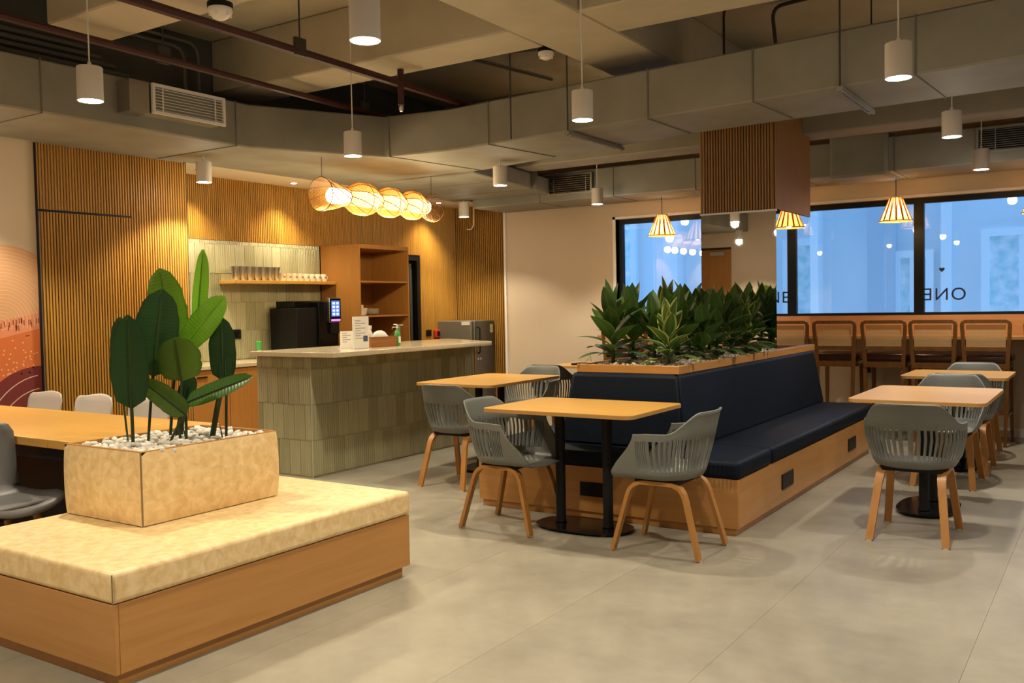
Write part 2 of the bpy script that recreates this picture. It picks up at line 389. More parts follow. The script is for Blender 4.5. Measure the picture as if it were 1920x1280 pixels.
# recess: upper slats over tiles and cupboard, full height beside the doorway
y = YN + .02
while y < YF - .02:
    z0 = 2.155 if y < 8.74 else (2.115 if y < 9.73 else 0)
    if 8.74 < y < 9.0: z0 = 0
    link('slat', slat_mesh(z0, 2.80, M_slat), wr, (XN, y, 0)); y += P
wfs = tag(MB().box((XN, YF-.012, 0), (-7.015, YF-.002, 2.80)).build('wall_far_cladding', M_slatback), kind='structure')
x = XN + .03
while x < -7.02:
    link('slat', slat_mesh(0, 2.80, M_slat), wfs, (x, YF-.012, 0), (0,0,-PI/2)); x += P*1.25
# doorway in the recess, dark
d2 = tag(MB().box((XN-.14, 9.0, 0), (XN-.10, 9.70, 2.06)).build('door_2', M_blackgloss), kind='structure')
MB().box((XN-.1, 9.66, 0), (XN+.004, 9.72, 2.10)).box((XN-.1, 9.0, 2.04), (XN+.004, 9.66, 2.10)).build('frame', M_black, d2)
MB().lathe([(.028, .1), (.028, 2.0)], 16, (XN-.07, 9.60)).build('highlight_bar', plain('dark_steel', (.10, .11, .115), .3, .8), d2, True)  # glossy bar put in to give the doorway its upright blue-grey highlight

# tiles ------------------------------------------------------------
def tile_mesh(w, h, flutes):
    mb = MB(); rows_z = (0, h); fw = w/flutes; prof = []
    for i in range(flutes):
        for t in (0.06, .3, .7, .94):
            prof.append((-w/2 + fw*(i+t), .004 + .005*math.sin(PI*t)))
    prof = [(-w/2, 0)] + prof + [(w/2, 0)]
    mb.quadgrid([[(px, -py, 0) for px, py in prof], [(px, -py, h) for px, py in prof]])
    b = len(mb.v); mb.f.append(tuple(range(len(prof)))); mb.f.append(tuple(range(len(prof), 2*len(prof))))
    return mb.mesh('tile', M_tile)
TM = {}
def tiles(parent, length, z0, z1, place, rz, tw=.128, th=.302):
    row = 0; z = z0
    while z < z1 - .01:
        h = min(th, z1 - z); off = (row % 2) * tw * .5; u = -off
        while u < length - .004:
            a, c = max(u, 0), min(u + tw, length)
            if c - a > .012:
                k = (round(c-a, 3), round(h, 3)); kk = max(1, round((c-a)/.0256))
                if k not in TM: TM[k] = tile_mesh(k[0]-.003, k[1]-.003, kk)
                link('tile', TM[k], parent, place((a+c)/2, z+.0015), (0,0,rz))
            u += tw
        z += h; row += 1
bs = tag(MB().box((XN, YN, .9), (XN+.006, 7.862, 2.152)).build('wall_recess_backsplash', M_grout), kind='structure')
tiles(bs, 7.862-YN, .905, 2.15, lambda u, z: (XN+.006, YN+u, z), PI/2)

# ------------------------------------------------------------------ windows
GY = YF + .10
def window(name, x0, x1, fr=.05):
    w = tag(MB().box((x0, GY-.03, WZ0), (x0+fr, GY+.03, WZ1)).box((x1-fr, GY-.03, WZ0), (x1, GY+.03, WZ1)).box((x0+fr, GY-.03, WZ1-.06), (x1-fr, GY+.03, WZ1)).box((x0+fr, GY-.03, WZ0), (x1-fr, GY+.03, WZ0+.03)).build(name, M_black), kind='structure')
    MB().box((x0+fr, GY-.004, WZ0+.03), (x1-fr, GY+.004, WZ1-.06)).build('pane', M_glass, w); return w
w1 = window('window_1', -5.33, -3.56); w2 = window('window_2', -3.56, -1.79); w3 = window('window_3', -1.79, -.02); w4 = window('window_4', -.02, 2.6)
struct('trim_sill', MB().box((WX0-.04, YF-.015, WZ0), (WX0, YF+.25, WZ1+.03)).box((WX0-.04, YF-.015, WZ1), (WX1, YF+.005, WZ1+.03)), M_white)
# reversed lettering stuck on the outside of window_3
M_dimblue = plain('frosted_lettering', (.20, .36, .62), .6)
tc = bpy.data.curves.new('lettering', 'FONT'); tc.body = 'ONE'; tc.size = .185; tc.extrude = .0015; tc.space_character = 1.15; tc.materials.append(M_dimblue)
to = link('lettering', tc, w3, (-1.335, GY+.008, 1.395), (PI/2, 0, PI))
hm = MB(); hp = []
for i in range(24):
    t = 2*PI*i/24; hp.append((.028*(16*math.sin(t)**3)/16, .028*(13*math.cos(t)-5*math.cos(2*t)-2*math.cos(3*t)-math.cos(4*t))/16))
hm.v = [(-1.571+a, GY+.007, 1.716+b) for a, b in hp] + [(-1.571+a, GY+.009, 1.716+b) for a, b in hp]
hm.f = [tuple(range(24)), tuple(range(24, 48))] + [(i, (i+1)%24, 24+(i+1)%24, 24+i) for i in range(24)]
hm.build('heart_emblem', M_dimblue, w3)

# outside: a neighbouring building across a narrow court, in blue shade
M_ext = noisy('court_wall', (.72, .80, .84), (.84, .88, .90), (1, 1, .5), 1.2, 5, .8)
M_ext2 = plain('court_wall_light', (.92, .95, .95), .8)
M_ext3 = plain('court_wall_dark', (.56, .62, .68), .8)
M_extglass_refl = noisy('court_glass_painted_reflection', (.50, .78, .80), (1, 1, 1), nscale=7, detail=6, rough=.2, lo=.35, hi=.65)  # cyan noise paints a foliage reflection into the pane colour
YE = 14.0
ext = thing('neighbouring_building', 'pale rendered building across the narrow court outside the windows', 'building', (0, YE, 0))
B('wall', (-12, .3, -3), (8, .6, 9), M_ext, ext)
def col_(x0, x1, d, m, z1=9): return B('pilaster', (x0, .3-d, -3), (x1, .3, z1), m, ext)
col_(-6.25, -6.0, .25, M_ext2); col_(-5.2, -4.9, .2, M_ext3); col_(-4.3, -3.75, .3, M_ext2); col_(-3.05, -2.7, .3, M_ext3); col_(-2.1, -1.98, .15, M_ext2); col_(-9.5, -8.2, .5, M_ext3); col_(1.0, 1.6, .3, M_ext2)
def extwin(x0, x1, z0, z1):
    f = MB().box((x0-.1, .18, z0-.1), (x0, .3, z1+.1)).box((x1, .18, z0-.1), (x1+.1, .3, z1+.1)).box((x0, .18, z1), (x1, .3, z1+.1)).box((x0, .18, z0-.1), (x1, .3, z0)).box(((x0+x1)/2-.04, .2, z0), ((x0+x1)/2+.04, .3, z1)).build('window', M_ext2, ext)
    B('pane', (x0, .27, z0), (x1, .29, z1), M_extglass_refl, f)
extwin(-2.65, -2.3, .4, 2.0); extwin(-1.5, -.7, .5, 2.25); extwin(.2, .8, .5, 2.2); extwin(-8.0, -6.9, 1.2, 2.9)
# ------------------------------------------------------------------ ducts, pipes, vents
ZD0, ZD1 = 2.78, 3.14
dk = thing('air_duct', 'long galvanised air duct along the left wall, turning under the ceiling', 'duct')
outer = [(XL+.02, YB+.02), (-6.1, YB+.02), (-6.1, 4.9), (-6.1, 5.35), (-5.55, 6.42), (-4.9, 6.52), (-2.92, 6.33), (-.46, 6.06), (XR-.02, 5.72)]
inner = [(XR-.02, 6.62), (-.46, 6.92), (-2.92, 7.12), (-4.6, 7.5), (-5.3, 7.66), (XL+.02, 7.66)]
MB().prism(outer + inner, ZD0, ZD1).build('duct_body', M_duct, dk, bevel=.012, seg=1)
def seam(a, b, nm='seam', r=.012):      # raised joint round the visible face and underside
    d = Vector((b[0]-a[0], b[1]-a[1], 0)).normalized(); nrm = Vector((-d.y, d.x, 0))
    mb = MB(); p0 = Vector((*a, 0)) - d*.006; p1 = Vector((*b, 0))
    mb.sweep([p0 + Vector((0,0,ZD1+.003)), p0 + Vector((0,0,ZD0-.004)), p1 + Vector((0,0,ZD0-.004))], nrm, .010, .004)
    mb.build(nm, M_ductseam, dk)
for a, b in (((-6.1, 3.55), (XL+.05, 3.55)), ((-6.1, 5.2), (XL+.05, 5.2)), ((-5.5, 6.43), (-5.35, 7.64)), ((-4.45, 6.477), (-4.35, 7.4)), ((-2.92, 6.33), (-2.9, 7.1)), ((-2.1, 6.24), (-2.05, 7.03)), ((-1.05, 6.125), (-1.0, 6.96))): seam(a, b)
def strut(x, y0, y1, h=ZC):
    t = thing('duct_hanger', 'perforated steel strut on two rods under the main duct, %s' % ('beside the middle pendant lamp' if x < -3 else 'right of the wood clad column'), 'hanger', (x, y0, 0))
    B('strut', (-.02, -.06, ZD0-.035), (.02, y1-y0+.06, ZD0-.006), M_duct, t)
    for k in range(14): B('slot', (-.008, .02+k*.055, ZD0-.037), (.008, .045+k*.055, ZD0-.0345), M_black, t)
    for yy in (-.04, y1-y0+.04): MB().tube([(0, yy, ZD0-.04), (0, yy, h)], .006, 6).build('rod', M_rod, t)
strut(-3.62, 6.40, 7.25); strut(-1.5, 6.18, 7.0)
# branch duct towards the windows and window duct
bd = thing('branch_duct', 'galvanised branch duct running over the serving counter to the window wall', 'duct')
MB().prism([(XL+.02, 7.66), (-5.45, 7.66), (-5.75, 9.62), (XL+.02, 9.62)], 2.76, 2.94).build('duct_body', M_duct, bd, bevel=.012, seg=1)
for yy in (8.3, 9.1): B('seam', (-6.75, yy, 2.756), (-5.6, yy+.01, 2.943), M_ductseam, bd)
wd = thing('window_duct', 'galvanised duct running above the window wall', 'duct')
MB().prism([(-6.9, 9.64), (XR-.02, 9.64), (XR-.02, 10.4), (-6.9, 10.4)], 2.66, 3.0).build('duct_body', M_duct, wd, bevel=.012, seg=1)
for xx in (-5.9, -4.9, -3.9, -2.75, -1.85, -.4): B('seam', (xx, 9.636, 2.656), (xx+.01, 10.3, 3.003), M_ductseam, wd)
B('insulation', (-2.45, 9.585, 2.63), (-1.9, 10.2, 3.06), M_duct, wd, bevel=.03)

def vent(name, label, loc, rz, w, h, fm, deep=.16, nl=9, neck=None):
    """supply grille: local face looks along -Y"""
    t = thing(name, label, 'air vent', loc, rz)
    b = .022
    MB().box((-w/2,-.012,0), (-w/2+b,.01,h)).box((w/2-b,-.012,0), (w/2,.01,h)).box((-w/2+b,-.012,0), (w/2-b,.01,b)).box((-w/2+b,-.012,h-b), (w/2-b,.01,h)).build('frame', fm, t)
    B('back', (-w/2+.004, .03, .004), (w/2-.004, .04, h-.004), M_black, t)
    for k in range(nl):
        z = b + (h-2*b)*(k+.5)/nl
        MB().sweep([(-w/2+b, 0, z), (w/2-b, 0, z)], (0, .85, .45), .014, .003).build('louvre', fm, t)
    for xx in (-w*.36, w*.36): B('mullion', (xx-.004, -.006, b), (xx+.004, .004, h-b), fm, t)
    if neck: B('neck', (-w/2+.01, .012, .006), (w/2-.01, deep, h-.006), M_duct, t)
    return t
vent('air_vent', 'white framed air grille on the side of the left duct', (-5.93, 4.62, 2.875), PI/2 + math.radians(0), .66, .22, M_white, .17, 8, True)
B('collar', (-.5, .02, -.005), (-.33, .17, .225), M_steel, bpy.data.objects['air_vent'])
vent('air_vent', 'small pale framed air grille on the duct near the window wall', (-5.45, 9.60, 2.72), 0, .60, .24, M_steel, .02, 8)
vent('air_vent', 'wide dark air grille high at the right above the windows', (-.55, 9.59, 2.74), 0, 1.15, .24, M_duct, .02, 10)

def pipe(name, label, cat, runs, r, m, parts=('pipe',)):
    t = thing(name, label, cat, tuple(runs[0][0])); o = Vector(runs[0][0])
    for i, run in enumerate(runs):
        MB().tube([Vector(p) - o for p in run], r if i == 0 else r*.8, 8).build(parts[min(i, len(parts)-1)], m, t, True)
    return t
def fillet(pts, r=.12, n=5):
    out = [Vector(pts[0])]
    for i in range(1, len(pts)-1):
        p = Vector(pts[i]); a = (Vector(pts[i-1]) - p); b = (Vector(pts[i+1]) - p)
        rr = min(r, a.length*.45, b.length*.45); a = p + a.normalized()*rr; b = p + b.normalized()*rr
        for k in range(n+1):
            t = k/n; out.append(a*(1-t)**2 + p*2*t*(1-t) + b*t*t)
    out.append(Vector(pts[-1])); return out
sp = pipe('sprinkler_pipe', 'dark red sprinkler pipe with a drop, running past the beam at top left', 'pipe', [[(-4.5, YB+.02, 3.19), (-4.88, 8.6, 3.19)], [(-4.765, 5.72, 3.42), (-4.765, 5.72, 3.02)]], .032, M_red, ('pipe', 'sprinkler_drop'))
MB().lathe([(.012, 2.97-3.19), (.02, 2.985-3.19), (.02, 3.02-3.19)], 10, (-4.765+4.5, 5.72-YB-.02)).build('sprinkler_head', M_steel, sp, True)
s2 = pipe('sprinkler_pipe', 'thinner dark red sprinkler pipe crossing behind the left pendant lamp', 'pipe', [[(-5.35, YB+.02, 3.2), (-5.80, 7.6, 3.2)]], .026, M_red)
for o_, xs_, yq in ((sp, -4.72, 4.6), (s2, -5.66, 4.2), (s2, -5.76, 6.4)):
    q = o_.location; MB().tube([(xs_-q.x, yq-q.y, ZC-q.z-.002), (xs_-q.x, yq-q.y, .05)], .006, 6).build('hanger_rod', M_rod, o_)
    MB().box((xs_-q.x-.012, yq-q.y-.05, -.03), (xs_-q.x+.012, yq-q.y+.05, .09)).build('clamp', M_rod, o_)
for k, (x0, yy) in enumerate(((-6.42, 3.05), (-6.42, 3.17), (-6.42, 3.29), (-6.42, 3.41))):
    pipe('conduit', 'grey bent conduit on the dark bulkhead, %s from the left of four' % ('first', 'second', 'third', 'fourth')[k], 'conduit', [fillet([(x0-.1, yy, ZC), (x0-.1, yy, 3.42-.05*k), (x0-.1, yy+1.1, 3.42-.05*k)], .14)], .018, M_conduit)
for k, (yy, z) in enumerate(((5.02, 3.6), (5.16, 3.66))):
    pipe('conduit', 'grey conduit looping down the dark bulkhead beside the second beam, %s one' % ('inner', 'outer')[k], 'conduit', [fillet([(-6.5, yy-1.0, z), (-6.5, yy, z), (-6.5, yy, 3.2), (-6.5, yy+.4, 3.17)], .12)], .016, M_conduit)
pipe('conduit', 'thin conduit crossing the ceiling bay behind the middle beam', 'conduit', [fillet([(-5.6, 6.9, 3.73), (-4.2, 7.3, 3.73), (-3.75, 7.2, 3.73), (-3.6, 8.2, 3.73)], .2)], .012, M_conduit)
pipe('conduit', 'thin conduit along the slab above the main duct', 'conduit', [[(-5.3, 6.0, 3.73), (-4.9, 8.3, 3.73)]], .012, M_conduit)
pipe('conduit', 'dark bent conduit on the slab at top right', 'conduit', [fillet([(-2.3, 7.45, 3.3), (-2.3, 7.3, 3.72), (-1.1, 7.1, 3.72)], .1)], .015, M_rod)
pipe('conduit', 'red brown conduit on the slab at top right', 'conduit', [fillet([(-2.6, 7.05, 3.3), (-2.6, 7.05, 3.72), (-1.4, 6.9, 3.72)], .08)], .010, M_red)
pipe('tie_rod', 'thin black hanging rod before the duct at top centre', 'rod', [[(-4.15, 6.36, ZC), (-4.15, 6.36, 2.77)]], .006, M_rod)
pipe('waste_pipe', 'dark sloping pipe at the far right under the ceiling', 'pipe', [[(-.55, 8.2, 3.2), (-.45, 8.62, 2.93)]], .035, plain('aubergine_pipe', (.05, .035, .03), .4))
def det(loc, label, s=1):
    t = thing('smoke_detector', label, 'smoke detector', loc)
    MB().lathe([(.035*s, .14*s), (.035*s, .05*s), (.075*s, .05*s), (.075*s, .02*s)], 20).build('base', M_black, t, True)
    MB().lathe([(.07*s, .02*s), (.07*s, -.005*s), (.05*s, -.03*s), (.03*s, -.045*s), (.001, -.045*s)], 20).build('sensor', M_white, t, True)
    for k in range(6):
        a = k*PI/3; MB().box((-.006*s, -.004, -.03*s), (.006*s, .004, 0)).build('fin', M_white, t).matrix_local = Matrix.Translation((.06*s*math.cos(a), .06*s*math.sin(a), 0)) @ Matrix.Rotation(a, 4, 'Z')
det((-4.47, 3.72, 3.19), 'white and black smoke detector at top left by the red pipe')
det((-3.62, 6.05, 3.30), 'white and black smoke detector beside the long ceiling beam', .85)
# ------------------------------------------------------------------ pendant lamps (white cylinders)
def spot(parent, loc, energy, col, size, blend, r=.05, rot=None):
    d = bpy.data.lights.new('lamp_light', 'SPOT'); d.energy = energy; d.color = col; d.spot_size = math.radians(size); d.spot_blend = blend; d.shadow_soft_size = r
    o = bpy.data.objects.new('lamp_light', d); COL.objects.link(o); o.location = loc
    if rot: o.rotation_euler = rot
    if parent: o.parent = parent
    return o
def point(parent, loc, energy, col, r=.03):
    d = bpy.data.lights.new('bulb_light', 'POINT'); d.energy = energy; d.color = col; d.shadow_soft_size = r
    o = bpy.data.objects.new('bulb_light', d); COL.objects.link(o); o.location = loc
    if parent: o.parent = parent
    return o
PB = 2.55
cyl_m = MB().lathe([(.004, .182), (.063, .180), (.066, .176), (.066, .002), (.063, 0), (.060, .002), (.060, .02), (.001, .022)], 32).mesh('housing', M_white, True)
disc_m = MB().lathe([(.057, .004), (.057, .012), (.001, .013)], 32).mesh('diffuser', M_bulb, True)
gland_m = MB().lathe([(.004, .21), (.010, .205), (.010, .18)], 12).mesh('cable_gland', M_white, True)
cable_m = {}
def pendant(x, y, label, top, col, e=1.0):
    t = thing('pendant_lamp', label, 'lamp', (x, y, PB), 0, 'white cylinder pendant lamps')
    link('housing', cyl_m, t); link('diffuser', disc_m, t); link('cable_gland', gland_m, t)
    MB().tube([(0, 0, .2), (0, 0, top-PB)], .0045, 6).build('cable', M_white, t)
    spot(t, (0, 0, -.005), LAMP_W*e, col, 118, .4, .045)
    point(t, (0, 0, -.03), 2.0*e, col, .05)
    return t
LP = [(-4.60, 2.95, 'white cylinder pendant at upper left, hanging before the left duct', 3.75, WARM, 1),
 (-2.68, 2.99, 'largest white cylinder pendant, cut by the top edge of the picture', 3.75, WARM, 1),
 (-2.774, 5.06, 'white cylinder pendant under the long beam, in front of the main duct', 3.3, WARM, 1),
 (-.96, 5.125, 'white cylinder pendant at upper right before the main duct', 3.75, NEUT, 1),
 (-4.777, 5.165, 'white cylinder pendant above the left armchair, over the counter corner', 3.75, WARM, 1),
 (-1.0, 7.222, 'white cylinder pendant above the right hand tables, under the duct', 3.75, NEUT, 1),
 (-1.04, 9.23, 'small white cylinder pendant before the wide dark grille', 3.75, NEUT, 1),
 (-6.74, 5.378, 'white cylinder pendant close to the end of the left slatted wall', 2.78, WARM, 1.5),
 (-4.89, 7.292, 'white cylinder pendant right of the long wicker lamp', 2.785, WARM, 1),
 (-4.971, 9.385, 'small white cylinder pendant just left of the first cone lamp', 3.75, NEUT, 1),
 (-6.96, 9.541, 'smallest white cylinder pendant, in the fridge corner', 2.765, WARM, .8)]
for p in LP: pendant(*p)
# more of the same grid, outside the frame: they light the near floor; the back door one is off-grid, added to brighten the mirrored wall
for x, y, col, e, lab in ((-.9, 2.95, NEUT, 1, 'white cylinder pendant overhead on the right, one row nearer than the picture shows'), (-.9, .8, NEUT, .9, 'white cylinder pendant overhead beside the camera, right of it'), (-2.75, .8, WARM, .9, 'white cylinder pendant overhead beside the camera, left of it'),
    (-4.65, .8, WARM, 1, 'white cylinder pendant beyond the left edge, behind the tan bench'), (-5.9, -.9, WARM, 1.4, 'added unseen white cylinder pendant brightening the wooden door of the back wall'), (1.2, 5.1, NEUT, .7, 'white cylinder pendant beyond the right edge, before the main duct'),
    (1.2, 7.2, NEUT, .7, 'white cylinder pendant beyond the right edge, behind the main duct'), (1.2, 2.95, NEUT, .7, 'white cylinder pendant beyond the right edge, third from the windows'), (-6.74, 3.15, WARM, 1.3, 'white cylinder pendant beyond the left edge, before the mural')):
    pendant(x, y, lab, 3.75 if x > -6 or y < 0 else 2.78, col, e)

# recessed spots in the soffit washing the slats and tiles
for i, (yy, lab) in enumerate(((5.95, 'tiny recessed downlight nearest the left slatted wall'), (7.18, 'tiny recessed downlight in the middle of the soffit'), (9.75, 'tiny bright downlight at the far end of the wicker lamp'))):
    t = thing('downlight', lab, 'downlight', (-7.52, yy, 2.795))
    MB().lathe([(.042, .004), (.042, -.006), (.030, -.008), (.030, .0)], 20).build('ring', M_white, t, True)
    MB().lathe([(.029, -.004), (.001, -.006)], 20).build('lens', M_ledglow, t, True)
    spot(t, (0, 0, -.02), 62, (1.0, .84, .54), 100, 1.0, .03, (0, math.radians(6), 0))

# ------------------------------------------------------------------ long wicker lamp over the counter
t = thing('wicker_tube_lamp', 'long glowing wicker lamp of hourglass drums hanging over the counter', 'lamp', (-6.0, 6.05, 2.45))
prof = [(0, .150), (.12, .125), (.32, .082), (.50, .148), (.60, .150), (.76, .085), (.90, .142), (.98, .142), (1.12, .082), (1.25, .140), (1.33, .138), (1.47, .075), (1.60, .135), (1.64, .140)]
def rad(yy):
    for (a, ra), (b, rb) in zip(prof, prof[1:]):
        if a <= yy <= b:
            u = (yy-a)/(b-a); u = u*u*(3-2*u); return ra + (rb-ra)*u
    return prof[-1][1]
NS = 34
def strands(y0, y1, tw, rr=.0022, ns=NS, m=M_wickertube, nm='wicker_cage'):
    mb = MB()
    for k in range(ns):
        a0 = 2*PI*k/ns; pts = []
        for i in range(9):
            yy = y0 + (y1-y0)*i/8; a = a0 + tw*i/8; r = rad(yy) + .002
            pts.append((r*math.cos(a), yy, r*math.sin(a)))
        mb.tube(pts, rr, 4, False)
    return mb.build(nm, m, t)
edges = [0, .32, .76, 1.12, 1.47, 1.64]
for i in range(5):
    strands(edges[i], edges[i+1], .5, .0024 if i < 4 else .0018, m=M_wickertube if i < 4 else M_wickerdark, ns=70 if i < 4 else 44)
    strands(edges[i], edges[i+1], -1.0, .0036, 9, M_wickerdark, 'cross_weave')
for i in (1, 2, 3):
    MB().lathe([(rad(edges[i]+(edges[i+1]-edges[i])*j/10)-.002, edges[i]+(edges[i+1]-edges[i])*j/10) for j in range(11)], 28, axis='y', cap=False).build('paper_skin', M_skin, t, 'all', fix=False)
for yy in (0, .32, .55, .76, .94, 1.12, 1.29, 1.47, 1.64):
    r = rad(yy)+.003; MB().tube([(r*math.cos(2*PI*k/32), yy, r*math.sin(2*PI*k/32)) for k in range(33)], .004 if yy < .4 else .003, 5, False).build('hoop', M_wickerdark, t)
MB().lathe([(.02, .13), (.068, .135), (.072, .15), (.072, 1.5), (.068, 1.515), (.02, 1.52)], 24, axis='y').build('tube_diffuser', M_tubeglow, t, True)
for yy in (0.02, 1.6): MB().tube([(0, yy, rad(yy)), (.005, yy, .33)], .003, 5).build('cord', M_rod, t)
for yy in (.1, .55, .94, 1.29, 1.58): point(t, (0, yy, -.19), 6.5, (1.0, .79, .45), .05)

# ------------------------------------------------------------------ wicker cone pendants above the bar
def cone_lamp(x, label, y=10.1):
    t = thing('cone_pendant', label, 'lamp', (x, y, 2.205), 0, 'wicker cone pendants above the window bar')
    mb = MB(); ns = 30
    for k in range(ns):
        a = 2*PI*k/ns; a2 = a + .10*(1 if k % 2 else -1); w = .009 + .006*((k*7) % 3)/2
        d = Vector((-math.sin(a), math.cos(a), 0))
        mb.sweep([(.062*math.cos(a), .062*math.sin(a), .245), (.105*math.cos((a+a2)/2), .105*math.sin((a+a2)/2), .14), (.162*math.cos(a2), .162*math.sin(a2), .0)], d, [w*.6, w, w*1.2], .003)
    mb.build('shade', M_wicker, t)
    MB().lathe([(.060, .24), (.104, .13), (.158, .004)], 30, cap=False).build('shade_lining', M_wickerskin, t, 'all', fix=False)
    for r, z in ((.163, .004), (.064, .245)): MB().tube([(r*math.cos(2*PI*k/28), r*math.sin(2*PI*k/28), z) for k in range(29)], .005, 6, False).build('hoop', M_cane, t)
    MB().lathe([(.001, .20), (.018, .19), (.018, .15), (.034, .115), (.036, .095), (.026, .07), (.001, .062)], 16).build('bulb', M_bulb, t, 'all')
    MB().tube([(0, 0, .2), (0, 0, .46)], .004, 6).build('cord', M_black, t)
    MB().lathe([(.05, .46), (.05, .475), (.001, .476)], 20).build('ceiling_rose', M_black, t, True)
    point(t, (0, 0, .035), 4, AMBER, .035)
for x, lab in ((-4.50, 'wicker cone pendant left of the wood clad column'), (-3.21, 'wicker cone pendant hidden behind the wood clad column'), (-1.918, 'wicker cone pendant between the two right windows'), (-.63, 'wicker cone pendant beyond the right picture edge')): cone_lamp(x, lab)

# ------------------------------------------------------------------ column: slatted wood box over a mirror shaft
CX0, CX1, CY0, CY1 = -3.145, -2.46, 7.885, 8.93
cl = tag(MB().box((CX0+.03, CY0+.03, 0), (CX1-.03, CY1-.03, 3.3)).build('column', M_slatback), kind='structure')
B('mirror', (CX0+.004, CY0+.012, .93), (CX1-.004, CY0+.016, 2.20), M_mirror, cl); B('mirror', (CX1-.03, CY0+.0165, .93), (CX1-.004, CY1, 2.20), M_mirror, cl)
B('mirror', (CX0+.006, CY0+.03, .93), (CX0+.03, CY1, 2.20), M_mirror, cl)
B('side_panel', (CX1-.03, CY0+.002, 2.205), (CX1, CY1, 3.16), wood('column_panel', (.27, .135, .045), (.33, .17, .058), 'z', .45), cl)
B('edge_trim', (CX0, CY0, 2.190), (CX1, CY0+.03, 2.204), M_steel, cl)
x = CX0 + .012
while x < CX1 - .01:
    link('slat', slat_mesh(2.205, 3.16, M_slat_dark, .0175, .016), cl, (x, CY0+.018, 0), (0, 0, -PI/2)); x += .0253
# ------------------------------------------------------------------ navy banquette with planter
bq = thing('banquette', 'navy cushioned island banquette with wood base, built round the planter', 'bench', (0, 0, 0))
bx0, bx1, by0, by1 = -3.826, -1.916, 5.364, 8.95
MB().box((bx0+.02, by0+.02, 0), (bx1-.02, by1-.02, .045)).build('plinth', M_bench_x, bq)
B('base_front', (bx0, by0, .046), (bx1, by0+.02, .345), M_bench_x, bq, .002); B('base_side', (bx1-.02, by0+.021, .046), (bx1, by1, .345), M_bench_y, bq, .002)
B('base_side', (bx0, by0+.021, .046), (bx0+.02, by1, .345), M_bench_y, bq, .002); B('base_front', (bx0+.02, by1-.02, .046), (bx1-.02, by1, .345), M_bench_x, bq)
B('seat_board', (bx0+.02, by0+.02, .325), (bx1-.02, by1-.02, .344), M_bench_x, bq)
px0, px1, py0, py1 = -3.20, -2.43, 5.70, 8.95        # planter outline
def cushion(poly, z0, z1, nm='seat_cushion', bev=.028):
    return MB().prism(poly, z0, z1).build(nm, M_navy, bq, bevel=bev, seg=3)
ys = 5.985
cushion([(bx0-.008, by0-.012), (bx1+.012, by0-.012), (bx1+.012, ys-.004), (px1+.02, ys-.004), (px1+.02, py0-.06), (px0-.02, py0-.06), (px0-.02, ys-.004), (bx0-.008, ys-.004)], .347, .455)
cushion([(px1+.0, ys+.004), (bx1+.012, ys+.004), (bx1+.012, by1+.01), (px1+.0, by1+.01)], .347, .455)
cushion([(bx0-.008, ys+.004), (px0, ys+.004), (px0, by1+.01), (bx0-.008, by1+.01)], .347, .455)
def back(pts_b, pts_t, nm='back_cushion'):          # wedge back cushion: bottom and top quads
    mb = MB(); mb.v = [(*p, .445) for p in pts_b] + [(*p, .945) for p in pts_t]
    mb.f = [(3,2,1,0), (4,5,6,7), (0,1,5,4), (1,2,6,5), (2,3,7,6), (3,0,4,7)]
    return mb.build(nm, M_navy, bq, bevel=.035, seg=3)
back([(px0-.10, py0-.10), (px1+.075, py0-.10), (px1-.0, py0+.02), (px0+.0, py0+.02)], [(px0-.02, py0-.035), (px1+.012, py0-.035), (px1-.03, py0+.02), (px0+.03, py0+.02)])
back([(px1+.078, py0-.097), (px1+.078, py1+.04), (px1-.02, py1+.04), (px1-.02, py0+.0)], [(px1+.016, py0-.033), (px1+.016, py1-.08), (px1-.03, py1-.08), (px1-.03, py0+.0)])
back([(px0-.10, py0-.09), (px0+.02, py0), (px0+.02, py1), (px0-.10, py1)], [(px0-.03, py0-.03), (px0+.03, py0), (px0+.03, py1-.08), (px0-.03, py1-.08)])
# planter box on top: rim, soil, gravel
MB().box((px0, py0, .944), (px1, py0+.03, 1.0)).build('planter_rim', M_bench_x, bq, bevel=.003)
for x0, x1 in ((px1-.03, px1), (px0, px0+.03)): MB().box((x0, py0+.03, .944), (x1, py1, 1.0)).build('planter_rim', M_bench_y, bq, bevel=.003)
MB().box((px0+.03, py1-.03, .944), (px1-.03, py1, 1.0)).build('planter_rim', M_bench_x, bq, bevel=.003)
MB().box((px0+.03, py0+.03, .46), (px1-.03, py1-.03, .955)).build('soil', M_soil, bq)
def pebble_mesh(mb, c, r, rx):
    ico = [(0,0,1),(.894,0,.447),(.276,.851,.447),(-.724,.526,.447),(-.724,-.526,.447),(.276,-.851,.447),(.724,.526,-.447),(-.276,.851,-.447),(-.894,0,-.447),(-.276,-.851,-.447),(.724,-.526,-.447),(0,0,-1)]
    fs = [(0,1,2),(0,2,3),(0,3,4),(0,4,5),(0,5,1),(1,6,2),(2,7,3),(3,8,4),(4,9,5),(5,10,1),(6,7,2),(7,8,3),(8,9,4),(9,10,5),(10,6,1),(11,7,6),(11,8,7),(11,9,8),(11,10,9),(11,6,10)]
    b = len(mb.v); e = Euler((random.uniform(-.4,.4), random.uniform(-.4,.4), random.uniform(0, 6)))
    for v in ico: mb.v.append(tuple(Vector(c) + (e.to_matrix() @ Vector((v[0]*r*rx, v[1]*r, v[2]*r*.76)))))
    mb.f += [tuple(b+i for i in f) for f in fs]
gm = MB()
